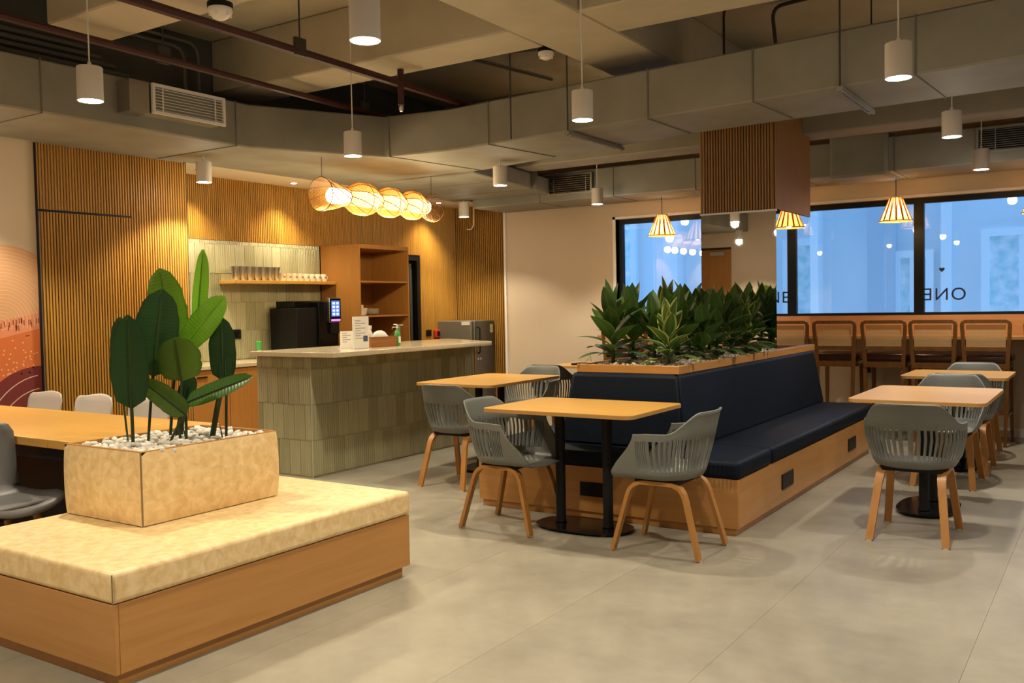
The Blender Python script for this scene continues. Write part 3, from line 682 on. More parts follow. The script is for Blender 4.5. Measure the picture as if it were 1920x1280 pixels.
for k in range(5200):
    gx, gy = random.uniform(px0+.035, px1-.035), random.uniform(py0+.035, py1-.04)
    if gx > CX0-.01 and gy > CY0-.01 and gy < CY1+.01: continue
    pebble_mesh(gm, (gx, gy, .958 + random.uniform(.0, .024) + .035*math.sin(PI*(gx-px0)/(px1-px0))*min(1, (gy-py0)/.25)), random.uniform(.009, .015), random.uniform(1.1, 1.6))
tag(gm.build('gravel', M_gravel, bq, 'all', fix=False), kind='stuff')
for yy in (6.22, 8.06):
    B('socket_plate', (bx1-.002, yy, .135), (bx1+.008, yy+.26, .24), M_black, bq, .004)
B('socket_plate', (-3.0, by0-.008, .15), (-2.80, by0+.002, .245), M_black, bq, .003)

# dracaena-like foliage: four leaf meshes shared by all
def leaf_mesh(L, Wd, droop, fold, mat, nl=7, tip=1.0, base_w=.25, name='leaf', ripple=0.0):
    mb = MB(); rows = []; uvs = []
    for i in range(nl+1):
        u = i/nl
        w = Wd/2 * max(0.015, (math.sin(PI*min(1, (u*.93+.07)))**.75) * (1 - .25*u) * (base_w + (1-base_w)*min(1, u*3.5)))
        if i == nl: w = .001
        yv = L*(u - .10*droop*u*u); zv = L*(-droop*u*u*.55) if droop > 0 else L*(-droop*u*u*.3)
        row = []
        for j in range(5):
            s = (j-2)/2; row.append((s*w, yv, zv + abs(s)*w*fold + ripple*math.sin(9*u+2*s)*abs(s))); uvs.append((j/4, u))
        rows.append(row)
    mb.quadgrid(rows); me = mb.mesh(name, mat, 'all', fix=False)
    uvl = me.uv_layers.new(name='UVMap')
    for lp in me.loops: uvl.data[lp.index].uv = uvs[lp.vertex_index]
    return me
DL = [leaf_mesh(L, w, d, f, M_drac) for L, w, d, f in ((.27,.135,.2,.2),(.29,.15,.6,.16),(.25,.14,.95,.12),(.27,.12,.1,.28))]
DV = [leaf_mesh(L, w, d, f, M_drac_v) for L, w, d, f in ((.26,.135,.2,.2),(.28,.15,.6,.15),(.25,.14,.95,.12),(.26,.115,.1,.28))]
stem_m = MB().tube([(0,0,-.04),(.004,0,.12),(0,.004,.26)], [.016,.013,.008], 8).mesh('stem', M_stem, True)
def dracaena(x, y, s, nleaf, meshes, label, seed, lean=0):
    rnd = random.Random(seed)
    t = thing('dracaena_plant', label, 'plant', (x, y, .96), 0, None); t.scale = (s, s, s)
    link('stem', stem_m, t)
    for k in range(nleaf):
        u = k/(nleaf-1); az = k*2.399 + rnd.uniform(-.3, .3); tilt = math.radians(8 + 56*(1-u)**1.0 + rnd.uniform(-8, 12))
        me = meshes[3] if u > .8 else (meshes[0] if u > .55 else (meshes[1] if u > .25 else meshes[2]))
        z = .06 + .29*u + rnd.uniform(-.01, .01)
        # local +Y of the leaf points outward and up; its +Z faces up/inward
        R = Matrix.Rotation(az, 4, 'Z') @ Matrix.Rotation(PI/2 - tilt, 4, 'X')
        o = link('leaf', me, t); sc = rnd.uniform(.85, 1.15)
        o.matrix_local = Matrix.Translation((.008*math.cos(az+PI/2), .008*math.sin(az+PI/2), z)) @ R @ Matrix.Diagonal((sc, sc, sc, 1))
for i, a in enumerate(((-3.02, 5.90, 1.02, 20, DL, 'dark dracaena at the left front corner of the long planter'), (-2.60, 5.92, .84, 19, DV, 'yellow edged dracaena at the front of the long planter'),
    (-3.05, 6.28, 1.05, 21, DL, 'dark dracaena second along the far side of the long planter'), (-2.72, 6.36, 1.0, 21, DL, 'dark dracaena right behind the yellow edged one'),
    (-2.58, 6.78, .98, 21, DL, 'dark dracaena midway along the near rim of the long planter'), (-2.98, 6.75, 1.05, 20, DV, 'taller yellow edged dracaena at the middle of the long planter'),
    (-2.62, 7.22, 1.0, 21, DL, 'dark dracaena before the mirror, second from the column'), (-2.98, 7.2, 1.02, 20, DL, 'dark dracaena on the far side close to the mirror'),
    (-2.62, 7.55, 1.0, 21, DL, 'dark dracaena against the right edge of the mirror'), (-2.95, 7.56, 1.0, 20, DL, 'dark dracaena against the middle of the mirror'), (-2.80, 6.12, .9, 18, DL, 'dracaena squeezed behind the two front plants of the long planter'), (-2.80, 6.95, .95, 18, DL, 'dracaena in the middle of the dark foliage mass'), (-2.57, 7.42, .85, 16, DV, 'low yellow edged dracaena arching over the near rim beside the mirror'), (-2.57, 6.48, .85, 16, DL, 'low dracaena leaning over the near rim, right of the yellow edged one'))):
    dracaena(*a[:5], a[5], 100+i)

# ------------------------------------------------------------------ tan bench with planter box in front
fb = thing('tan_bench', 'low foreground bench with tan leatherette seat and wood base', 'bench')
fx0, fx1, fy0, fy1 = -4.30, -3.142, 2.035, 3.76
MB().box((fx0+.03, fy0+.03, 0), (fx1-.03, fy1-.03, .055)).build('plinth', M_bench_y, fb)
B('base_side', (fx1-.02, fy0+.021, .056), (fx1, fy1, .325), M_bench_y, fb, .002); B('base_front', (fx0, fy0, .056), (fx1, fy0+.02, .325), M_bench_x, fb, .002)
B('base_side', (fx0, fy0+.021, .056), (fx0+.02, fy1, .325), M_bench_y, fb); B('base_front', (fx0+.02, fy1-.02, .056), (fx1-.02, fy1, .325), M_bench_x, fb)
mb = MB(); nx, ny = 8, 12; rows = []
B('seat_cushion', (fx0-.006, fy0-.008, .327), (fx1+.008, fy1+.006, .450), M_cream_leather, fb, .02, 4)
MB().sweep([(fx1+.0085, fy0-.0085, .330), (fx1+.0085, fy0-.0085, .444)], (1, 1, 0), .004, .004).build('seam', M_seam, fb)
pb = thing('planter_box', 'tan leatherette planter box with white pebbles standing on the bench', 'planter', (-3.975, 2.94, .450))
hx, hy, ph = .298, .400, .338
def bulge(name, ax, sgn):                # puffed upholstered side; the far-left and far-right corners swell too
    mb = MB(); rows = []
    for i in range(19):
        v = i/18; row = []; sv = abs(math.sin(PI*v))**.7; xl = -hx - .016*sv; yr = hy + .014*sv
        for j in range(29):
            u = j/28; d = .024*(abs(math.sin(PI*u))**.6)*sv; b = .004 + (ph-.004)*v
            if ax == 'x': row.append((hx+d if sgn > 0 else xl-d, -hy + (yr+hy)*u, b))
            else: row.append((xl + (hx-xl)*u, yr+d if sgn > 0 else -hy-d, b))
        rows.append(row)
    mb.quadgrid(rows); return mb.build(name, M_cream_leather, pb, 'all')
bulge('side_panel', 'x', 1); bulge('side_panel', 'x', -1); bulge('end_panel', 'y', -1); bulge('end_panel', 'y', 1)
B('corner_seam', (hx-.003, -hy-.003, .002), (hx+.003, -hy+.003, ph), M_seam, pb)
MB().box((-hx, -hy, ph-.02), (hx, -hy+.018, ph+.004)).box((-hx, hy-.018, ph-.02), (hx, hy, ph+.004)).box((-hx, -hy+.018, ph-.02), (-hx+.018, hy-.018, ph+.004)).box((hx-.018, -hy+.018, ph-.02), (hx, hy-.018, ph+.004)).build('rim', M_bench_y, pb)
B('soil', (-hx+.012, -hy+.012, .01), (hx-.012, hy-.012, ph-.045), M_soil, pb)
pm = []
for k in range(4):
    m_ = MB(); pebble_mesh(m_, (0,0,0), .019, 1.15 + .1*k); me = m_.mesh('pebble', M_pebble, 'all'); pm.append(me)
k = 0; gx = -hx+.035; rnd = random.Random(5)
while gx < hx-.02:
    gy = -hy+.035
    while gy < hy-.02 and k < 295:
        o = link('pebble', pm[k % 4], pb, (gx + rnd.uniform(-.008,.008), gy + rnd.uniform(-.008,.008), ph-.034 + rnd.uniform(0, .028)), (rnd.uniform(-.5,.5), rnd.uniform(-.5,.5), rnd.uniform(0,6)))
        s_ = rnd.uniform(.85, 1.3); o.scale = (s_, s_, s_); k += 1; gy += .0425
    gx += .0385

# tall broad-leaved plant in it: each stem its own part, its leaf under it
bp = thing('banana_leaf_plant', 'tall plant of big paddle leaves rising from the tan planter box', 'plant', (-3.975, 2.94, .755))
org = Vector((-3.975, 2.94, .755))
def broad(pb_, base, tip, width, mat, stem_r=.006, curl=.06, face=(.55, -.83, .1), fold=.12, bow=.0, split=0):
    """leaf spanning base->tip facing `face`, on a stem from pb_ (pebble level) to base"""
    pb_, base, tip = Vector(pb_) - org, Vector(base) - org, Vector(tip) - org
    st = MB().tube(fillet([pb_, (pb_*.5 + base*.5) + Vector((0,0,.02)), base], .1, 4), [stem_r]*(2+5), 8).build('stem', M_stem, bp, True)
    ax = tip - base; L = ax.length; ax.normalize(); fc = Vector(face).normalized(); sd = ax.cross(fc).normalized(); fc = sd.cross(ax)
    mb = MB(); rows = []; uvs = []; nl = 12; rnd = random.Random(int(width*1000)+len(bpy.data.meshes))
    for i in range(nl+1):
        u = i/nl; w = width/2*(max(0, 1-(2*abs(u-.45)/1.12)**2.4))**.6
        if i == 0: w = stem_r
        if i == nl: w = .006
        row = []
        for j in range(9):
            s = (j-4)/4; ww = w*(1 - (.07*rnd.random() if abs(s) == 1 else 0))
            p = base + ax*(L*u) + sd*(s*ww) + fc*(abs(s)*ww*fold - curl*L*(u*u) + bow*L*math.sin(PI*u)*1.0 - .10*ww*s*s)
            row.append(p); uvs.append((j/8, u*L*2))
        rows.append(row)
    mb.quadgrid(rows); me = mb.mesh('leaf', mat, 'all', fix=False); uvl = me.uv_layers.new(name='UVMap')
    for lp in me.loops: uvl.data[lp.index].uv = uvs[lp.vertex_index]
    link('leaf', me, st)
    MB().tube([base + fc*.004 + ax*(L*u) + fc*(-curl*L*u*u + bow*L*math.sin(PI*u)) for u in (0,.25,.5,.75,.95)], [.005,.0045,.004,.003,.0015], 6).build('midrib', M_stem if mat is not M_leaf_bright else M_leaf_bright, st, True)
zb = .77
broad((-4.051, 2.76, zb), (-4.052, 2.759, .951), (-4.058, 2.755, 1.409), .196, M_leaf_dark, .0085, .02, fold=.18)
broad((-4.077, 2.863, zb), (-4.047, 2.882, 1.10), (-4.002, 2.912, 1.535), .236, M_leaf_dark, .0075, .03, fold=.2)
broad((-4.085, 2.998, zb), (-4.046, 3.026, 1.26), (-4.125, 2.975, 1.645), .205, M_leaf_bright, .008, .10, face=(.35, -.8, .45))
broad((-4.03, 3.02, zb), (-3.967, 3.09, 1.33), (-3.921, 3.11, 1.735), .085, M_leaf_bright, .008, .02, face=(.9, -.3, .2), fold=.5)
broad((-4.0, 2.985, zb), (-3.973, 3.015, 1.24), (-3.785, 3.12, 1.495), .162, M_leaf_bright, .008, .03, face=(.45, -.85, .3))
broad((-3.884, 3.10, zb), (-3.82, 3.13, 1.07), (-3.824, 3.13, 1.388), .145, M_leaf_dark, .015, .02)
broad((-3.93, 2.94, zb), (-3.900, 2.94, 1.075), (-3.910, 2.92, 1.295), .222, M_leaf_olive, .006, -.05, face=(.5, -.75, .45), fold=.0)
broad((-3.90, 2.955, zb), (-3.893, 2.955, .965), (-3.596, 3.12, 1.098), .125, M_leaf_mid, .007, .03, face=(.35, -.65, .65), fold=.2)
broad((-3.95, 2.897, zb), (-3.870, 2.94, .91), (-4.059, 2.826, 1.085), .12, M_leaf_olive, .007, .06, face=(.35, -.75, .5), fold=.25)
broad((-4.15, 2.80, zb), (-4.19, 2.79, 1.12), (-4.184, 2.795, 1.398), .095, M_leaf_dark, .005, .02)
broad((-3.80, 3.12, zb), (-3.80, 3.13, 1.00), (-3.81, 3.135, 1.22), .075, M_leaf_dark, .007, .02)
broad((-3.99, 2.96, zb), (-3.95, 2.97, .93), (-3.93, 3.02, 1.10), .12, M_leaf_dark, .006, .05, face=(.2, -.9, .2))
for (x0, y0), k in (((-4.06, 2.745), 0), ((-3.825, 3.12), 1), ((-3.96, 3.0), 2)):
    MB().tube([(x0-org.x, y0-org.y, 0), (x0-org.x-.012, y0-org.y, .05), (x0-org.x-.028, y0-org.y, .10)], [.004,.003,.0008], 5).build('shoot', M_stem, bp)
# ------------------------------------------------------------------ shell armchairs
def armchair_mesh(mat):
    # rows go from the fillet under the seat up to the rim; columns round the back from arm to arm
    NSLOT = 46; cols = []
    arcpos = []
    for k in range(NSLOT*2+1): arcpos.append(-1 + 2*k/(NSLOT*2))
    def lerp(a, b, t): return a + (b-a)*t
    def sstep(e0, e1, x):
        t = max(0, min(1, (x-e0)/(e1-e0))); return t*t*(3-2*t)
    def rim(s):
        a = abs(s); return .815 - .118*sstep(.18, .47, a) - .008*sstep(.5, .9, a) - .03*sstep(.93, 1, a)**2
    def plan(s, z):
        # outline at height z: half superellipse back then straight arms forward
        q = (z-.43)/.385
        a = .222 + .055*min(1, max(0, q)*2.2); bk = .205 + .095*max(0, q); fr = .250 - .165*sstep(0, .66, q)
        tot = 1.0; sa = .60                                     # |s|<sa curved part
        if abs(s) <= sa:
            th = (s/sa)*PI/2; e = .78
            sx = math.copysign(abs(math.sin(th))**e, th); cy = math.cos(th)**e
            return a*sx, -bk*cy
        u = (abs(s)-sa)/(1-sa); yy = .075*u/.7 if u < .7 else .075 + (fr-.075)*(u-.7)/.3; return math.copysign(a*(1 - .05*u), s), yy
    vs = [('f', 0), ('f', .5), ('f', 1), .482, .545, .605, .665, 'u1', 'u2', 'u3', 'rim']
    rows = []
    for v in vs:
        row = []
        for s in arcpos:
            R = rim(s)
            if isinstance(v, tuple):
                t = v[1]; ins = .055*(1-math.sin(t*PI/2)); z = .425 + .035*(1-math.cos(t*PI/2))
                x, y = plan(s, .46); k = 1 - ins/.25; x, y = x*k, (y*k if y < 0 else y)
            else:
                top = min(.665, R-.042)
                if isinstance(v, float): z = .46 + (v-.46)/(.665-.46)*(top-.46)
                else: z = lerp(top, R, {'u1': .3, 'u2': .6, 'u3': .87, 'rim': 1}[v])
                x, y = plan(s, z)
                if v == 'rim' and abs(s) < .7: y -= .008*(1-abs(s)/.7)
            row.append((x, y, z))
        rows.append(row)
    mb = MB(); n = len(arcpos)
    for r in rows: mb.v += r
    for i in range(len(rows)-1):
        for j in range(n-1):
            mid = (arcpos[j]+arcpos[j+1])/2
            if 3 <= i < 6 and j % 2 == 1 and abs(mid) < .875: continue
            mb.f.append((i*n+j, i*n+j+1, (i+1)*n+j+1, (i+1)*n+j))
    # seat pan: rings from fillet row towards the centre, closed at the front
    first = rows[0]; front = []
    for k in range(1, 12):
        u = k/12; x = lerp(first[-1][0], first[0][0], u); front.append((x, first[-1][1] + .045*math.sin(PI*u), .425 - .0*math.sin(PI*u)))
    ring = first + front; prev = list(range(n)); b = len(mb.v); mb.v += front; prev += list(range(b, b+11))
    for t in (.82, .55, .25, .02):
        b = len(mb.v); mb.v += [(p[0]*t, .02 + (p[1]-.02)*t, .425 + .014*(1 if t > .7 else .3)*t - .006*(1-t)) for p in ring]; m = len(ring)
        cur = list(range(b, b+m))
        for j in range(m): k = (j+1) % m; mb.f.append((prev[j], prev[k], cur[k], cur[j]))
        prev = cur
    return mb.mesh('seat_shell', mat, 'all')
def leg_arch_mesh(side):
    # one bent-ply hoop: rear foot -> along under the seat -> front foot (chair faces +Y)
    pts = fillet([(side*.207, -.278, .006), (side*.165, -.170, .405), (side*.165, .140, .405), (side*.207, .243, .006)], .085, 6)
    n = len(pts); w = [.050 - .008*abs(2*i/(n-1)-1)**2 for i in range(n)]
    return MB().sweep(pts, (1, 0, 0), w, .022).mesh('leg_hoop', M_leg, True)
shell_g, shell_d = armchair_mesh(M_grey), armchair_mesh(M_greydark)
hoops = [leg_arch_mesh(-1), leg_arch_mesh(1)]
glide_m = MB().box((-.014, -.012, 0), (.014, .012, .008)).mesh('foot_glide', M_rubber)
plate_m = MB().prism(rrect(-.175, -.15, .175, .13, .03, 3), .402, .424).mesh('mounting_plate', M_black)
def armchair(x, y, rz, label, me=None, first=None):
    t = thing('shell_armchair', label, 'chair', (x, y, 0), rz, 'slotted shell armchairs')
    o = link('seat_shell', me or shell_g, t); m = o.modifiers.new('thick', 'SOLIDIFY'); m.thickness = .009; m.offset = 0
    for i, s in enumerate((-1, 1)):
        h = link('leg_hoop', hoops[i], t)
        link('foot_glide', glide_m, h, (s*.207, -.278, 0)); link('foot_glide', glide_m, h, (s*.207, .243, 0))
    link('mounting_plate', plate_m, t)
    return t
armchair(-3.255, 4.957, -PI/2, 'grey slotted armchair at the left end of the front middle table')
armchair(-2.195, 4.945, PI/2, 'grey slotted armchair at the right end of the front middle table, side on')
armchair(-4.425, 5.97, 0, 'grey slotted armchair on the near side of the table by the counter, back to camera')
armchair(-1.02, 5.94, 0, 'grey slotted armchair nearest on the right, its back to the camera')
armchair(-1.10, 7.715, PI, 'grey slotted armchair at the far side of the nearest right hand table')
armchair(-1.08, 8.38, 0, 'grey slotted armchair on the near side of the farther right hand table')
armchair(-1.12, 9.23, PI, 'grey slotted armchair at the far side of the farther right hand table')
armchair(-4.80, 7.60, PI, 'grey slotted armchair at the far side of the table by the counter')
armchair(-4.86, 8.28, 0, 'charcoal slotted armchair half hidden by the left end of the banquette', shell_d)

# ------------------------------------------------------------------ cafe tables
def cafe_table(x0, y0, x1, y1, label, along='x', base='oval'):
    cx, cy = (x0+x1)/2, (y0+y1)/2
    t = thing('cafe_table', label, 'table', (cx, cy, 0), 0, None); hx_, hy_ = (x1-x0)/2, (y1-y0)/2
    MB().prism(rrect(-hx_, -hy_, hx_, hy_, .06, 6), .757, .780).build('tabletop', M_top, t, True)
    MB().prism(rrect(-hx_-.001, -hy_-.001, hx_+.001, hy_+.001, .061, 6), .7575, .7765).build('edge_band', M_topedge, t, True)
    d = .17 if along == 'x' else 0; e = .17 if along == 'y' else 0
    for s in (-1, 1):
        MB().lathe([(.03, .022), (.038, .03), (.032, .05), (.032, .73), (.05, .742), (.05, .757)], 20, (s*d, s*e)).build('post', M_black, t, True)
        B('fixing_plate', (s*d-.09, s*e-.09, .746), (s*d+.09, s*e+.09, .757), M_black, t)
    a, b = (.325, .19) if along == 'x' else (.19, .325)
    MB().prism([(a*math.copysign(abs(math.cos(k*PI/20))**.8, math.cos(k*PI/20)), b*math.copysign(abs(math.sin(k*PI/20))**.8, math.sin(k*PI/20))) for k in range(40)], .014, .024).build('base_plate', M_blackgloss, t, True)
    for sx in (-.6, .6):
        for sy in (-.6, .6): MB().lathe([(.018, 0), (.018, .006), (.008, .007), (.008, .014)], 12, (a*sx, b*sy)).build('levelling_foot', M_steel, t, True)
    return t
cafe_table(-3.355, 4.73, -2.315, 5.50, 'wood topped two post table in front of the banquette', 'x')
cafe_table(-5.03, 6.12, -4.23, 7.25, 'wood topped table standing by the serving counter', 'y')
cafe_table(-1.475, 6.17, -.67, 7.25, 'nearer pink tinged wood topped table on the right', 'y')
cafe_table(-1.53, 8.17, -.735, 8.95, 'farther wood topped table on the right before the bar stools', 'y')
cafe_table(-5.06, 8.35, -4.25, 9.10, 'wood topped table behind the planter with a black tray', 'x')
tr = thing('serving_tray', 'black tray with a wire handle on the table behind the planter', 'tray', (-4.70, 8.62, .7805))
MB().prism(rrect(-.16, -.11, .16, .11, .03), 0, .018).build('tray', M_black, tr, True); MB().tube([(-.05, 0, .018), (0, 0, .06), (.02, 0, .10), (.04, 0, .018)], .003, 6).build('handle', M_steel, tr)

# ------------------------------------------------------------------ long communal table and side chairs
lt = thing('communal_table', 'long orange wood table behind the tan bench', 'table', (-5.72, 3.05, 0))
lx0, lx1 = -1.36, 1.435
B('tabletop', (lx0, -.42, .735), (lx1-.30, .43, .780), M_top, lt, .003); B('end_leaf', (lx1-.297, -.42, .735), (lx1, .43, .780), M_top, lt, .003)
for xx in (-1.2, 1.15):
    MB().box((xx-.03, -.36, .0), (xx+.03, .36, .04)).box((xx-.03, -.34, .04), (xx+.03, -.28, .735)).box((xx-.03, .28, .04), (xx+.03, .34, .735)).build('leg_frame', M_black, lt)
B('modesty_panel', (lx0+.1, -.02, .06), (lx1-.1, .02, .735), M_black, lt); B('side_rail', (lx0+.1, -.36, .66), (lx1-.1, -.33, .735), M_black, lt)
def side_shell(mat):
    mb = MB(); rows = []
    prof = [(.235,.425),(.215,.452),(.14,.455),(.02,.440),(-.09,.438),(-.155,.460),(-.190,.515),(-.210,.60),(-.228,.69),(-.243,.775),(-.250,.815),(-.262,.828)]
    wid = [.19,.205,.225,.235,.232,.222,.215,.215,.222,.225,.205,.19]
    for (y_, z_), w_ in zip(prof, wid):
        row = []; i = len(rows); back_ = max(0, (i-5)/6)
        for j in range(13):
            s = (j-6)/6; lift = .045*abs(s)**2.6
            if i < 6: p = (s*w_, y_, z_ + lift)
            else:
                dz = 0 if i < 9 else (.020*abs(s)**5 - .034*(s*s))*(i-8)/3
                p = (s*w_, y_ + lift*1.1, z_ + dz)
            row.append(p)
        rows.append(row)
    mb.quadgrid(rows); return mb.mesh('seat_shell', mat, 'all')
ss_l, ss_d = side_shell(M_sidechair), side_shell(M_sidechair_d)
def side_chair(x, y, rz, label, me):
    t = thing('side_chair', label, 'chair', (x, y, 0), rz, 'moulded side chairs at the long table')
    if x == -4.65: t.scale = (1.04, 1.04, 1.05)
    o = link('seat_shell', me, t); m = o.modifiers.new('thick', 'SOLIDIFY'); m.thickness = .010; m.offset = 0
    B('seat_pad', (-.19, -.12, .452), (.19, .19, .475), me.materials[0], t, .01)
    for sx in (-1, 1):
        for sy in (-1, 1): MB().tube([(sx*.12, sy*.11, .425), (sx*.20, sy*.20, 0)], [.020, .012], 10).build('leg', M_leg, t, True)
    B('under_frame', (-.14, -.13, .405), (.14, .13, .428), M_black, t)
side_chair(-6.86, 3.74, PI, 'pale grey moulded chair at the long table, before the mural', ss_l)
side_chair(-6.23, 3.74, PI, 'pale grey moulded chair at the long table, middle one of the far side', ss_l)
side_chair(-5.58, 3.74, PI, 'pale grey moulded chair at the long table, half behind the plant leaves', ss_l)
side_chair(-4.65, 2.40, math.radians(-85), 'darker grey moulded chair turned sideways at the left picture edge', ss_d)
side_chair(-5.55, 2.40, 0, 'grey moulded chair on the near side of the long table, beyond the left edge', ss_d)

# ------------------------------------------------------------------ bar under the windows and bar stools
wb = thing('window_bar', 'long wood bar ledge with upright back panel under the windows', 'bar counter', (0, 0, 0))
B('ledge', (-5.4, 10.14, 1.0), (2.6, YF-.02, 1.035), M_bench_x, wb, .003); B('back_panel', (-5.4, YF-.022, 1.035), (2.6, YF-.002, WZ0), M_barpanel, wb)
for xx in (-5.2, -3.4, -.1, 1.4): B('bracket', (xx-.02, 10.2, .85), (xx+.02, YF-.002, 1.0), M_black, wb)
B('socket', (-2.35, YF-.012, .62), (-2.27, YF-.001, .70), M_black, wb)
cane_mb = MB()
for k in range(27): xx = -.165 + .33*k/26; cane_mb.box((xx-.003, -.002, .945), (xx+.003, .002, 1.155))
for k in range(17): zz = .947 + .206*k/16; cane_mb.box((-.168, -.0035, zz-.003), (.168, .0035, zz+.003))
cane_m = cane_mb.mesh('cane_panel', M_cane)
def stool_parts():
    P_ = {}
    P_['post'] = [MB().sweep([(s*.165, -.235, 0), (s*.175, -.20, .45), (s*.182, -.19, .80), (s*.196, -.205, 1.0), (s*.205, -.225, 1.16)], (1,0,0), [.028,.034,.036,.034,.034], [.028,.034,.036,.030,.026]).mesh('back_post', M_stoolwood, True) for s in (-1, 1)]
    P_['leg'] = [MB().sweep([(s*.19, .22, 0), (s*.18, .195, .45), (s*.178, .19, .77)], (1,0,0), [.026,.034,.038], [.026,.034,.038]).mesh('front_leg', M_stoolwood, True) for s in (-1, 1)]
    P_['top'] = MB().sweep([(-.205, -.224, 1.150), (-.198, -.226, 1.175), (-.175, -.228, 1.188), (.175, -.228, 1.188), (.198, -.226, 1.175), (.205, -.224, 1.150)], (0,1,0), .028, .034).mesh('top_rail', M_stoolwood, True)
    P_['low'] = MB().box((-.185, -.216, .905), (.185, -.190, .945)).mesh('lower_rail', M_stoolwood)
    P_['apron'] = MB().box((-.19, -.215, .73), (.19, -.19, .785)).box((-.19, .185, .73), (.19, .21, .785)).box((-.195, -.19, .73), (-.172, .185, .785)).box((.172, -.19, .73), (.195, .185, .785)).mesh('seat_frame', M_stoolwood)
    P_['stretch'] = [MB().box((-.18, -.215, .30), (.18, -.193, .325)).mesh('stretcher', M_stoolwood), MB().box((-.19, .19, .26), (.19, .215, .285)).mesh('stretcher', M_stoolwood), MB().box((-.19, -.2, .28), (-.17, .2, .305)).mesh('stretcher', M_stoolwood), MB().box((.17, -.2, .28), (.19, .2, .305)).mesh('stretcher', M_stoolwood)]
    return P_
SP = stool_parts()
def stool(x, label, rz=0, y=10.03):
    t = thing('bar_stool', label, 'bar stool', (x, y, 0), rz, 'cane backed bar stools')
    for m_ in SP['post']: link('back_post', m_, t)
    for m_ in SP['leg']: link('front_leg', m_, t)
    link('top_rail', SP['top'], t); link('lower_rail', SP['low'], t); link('seat_frame', SP['apron'], t)
    for m_ in SP['stretch']: link('stretcher', m_, t)
    link('cane_panel', cane_m, t, (0, -.213, 0))
    MB().prism(rrect(-.215, -.19, .215, .235, .06, 5), .787, .868).build('seat_cushion', M_leather, t, bevel=.03, seg=3)
for x, lab, rz in ((-4.95, 'cane backed bar stool at the far left end of the window bar', 0), (-4.40, 'cane backed bar stool second from the left end of the window bar', 0),
    (-2.465, 'cane backed bar stool right beside the mirrored column', 0), (-1.985, 'cane backed bar stool second to the right of the column', 0), (-1.53, 'cane backed bar stool third to the right of the column', 0),
    (-1.065, 'cane backed bar stool fourth to the right of the column', 0), (-.53, 'cane backed bar stool at the right picture edge', 0)): stool(x, lab, rz)
# ------------------------------------------------------------------ serving counter
ct = thing('serving_counter', 'serving counter faced with olive green fluted tiles under a pale stone top', 'counter')
c0x, c1x, c0y, c1y = -6.32, -5.66, 5.535, 7.90
B('carcass', (c0x+.02, c0y+.012, 0), (c1x-.012, c1y, 1.018), M_grout, ct)
B('inner_panel', (c0x, c0y+.012, 0), (c0x+.019, c1y, 1.018), M_cab, ct)
tiles(ct, c1y-c0y-.012, .012, 1.018, lambda u, z: (c1x-.012, c0y+.012+u, z), PI/2)
tiles(ct, c1x-c0x-.012, .012, 1.018, lambda u, z: (c0x+u, c0y+.012, z), 0)
MB().box((c1x-.006, c0y+.002, 0), (c1x+.001, c0y+.010, 1.018)).build('corner_trim', M_grout, ct)
B('end_panel', (c0x, c1y+.001, 0), (c1x, c1y+.02, 1.018), M_bench_x, ct)
MB().prism([(c0x-.03, c0y-.035), (-5.345, c0y-.035), (-5.345, 7.76), (c0x-.03, 8.36)], 1.02, 1.062).build('worktop', M_counter, ct, bevel=.004)

# back worktop with cupboards along the recess
bw = thing('back_worktop', 'orange wood base cupboards with a pale worktop along the tiled recess wall', 'cabinet')
B('carcass', (XN+.012, YN+.02, .08), (-7.27, 7.85, .86), M_cab, bw); B('plinth', (XN+.012, YN+.02, 0), (-7.32, 7.85, .08), M_black, bw)
for k in range(5):
    d_ = B('door', (-7.269, YN+.025+.463*k, .09), (-7.25, YN+.48+.463*k, .855), M_cab, bw, .002); MB().box((-7.25, YN+.10+.463*k, .79), (-7.238, YN+.22+.463*k, .80)).build('handle', M_black, d_)
B('worktop', (XN+.012, YN+.02, .862), (-7.235, 7.85, .90), M_counter, bw, .003)

# wooden shelf with cups
sh = thing('wall_shelf', 'wood wall shelf carrying steel tumblers and white mugs', 'shelf', (XN+.012, 6.40, 1.70))
B('board', (0, 0, 0), (.25, 1.455, .034), M_top, sh, .002)
tum_m = MB().lathe([(.001, 0), (.028, 0), (.030, .004), (.043, .142), (.040, .142), (.028, .012), (.001, .01)], 20).mesh('body', M_steel, True)
lid_ = MB().lathe([(.043, .138), (.0435, .146), (.041, .146)], 20, cap=False).mesh('rim', M_steel, True)
for k in range(7):
    t = thing('steel_tumbler', 'steel tumbler on the wall shelf, %s of seven from the left' % ('first','second','third','fourth','fifth','sixth','seventh')[k], 'tumbler', (XN+.17, 6.475 + .094*k, 1.7345), 0, 'steel tumblers on the wall shelf')
    link('body', tum_m, t); link('rim', lid_, t)
mug_m = MB().lathe([(.001, 0), (.034, 0), (.037, .005), (.040, .085), (.036, .085), (.033, .008), (.001, .006)], 20).mesh('body', M_porcelain, True)
mugh_m = MB().tube([(.036, 0, .07), (.062, 0, .066), (.066, 0, .045), (.058, 0, .024), (.035, 0, .018)], .005, 6).mesh('handle', M_porcelain, True)
mugp_m = MB().box((.036, -.012, .035), (.0415, .012, .055)).mesh('print', M_ink)
for k in range(8):
    t = thing('white_mug', 'white mug on the wall shelf, %s of eight from the tumblers' % ('first','second','third','fourth','fifth','sixth','seventh','eighth')[k], 'mug', (XN+.16, 7.13 + .09*k, 1.7345), 0, 'white mugs on the wall shelf')
    link('body', mug_m, t); link('handle', mugh_m, t, None, (0, 0, PI/2)); link('print', mugp_m, t)

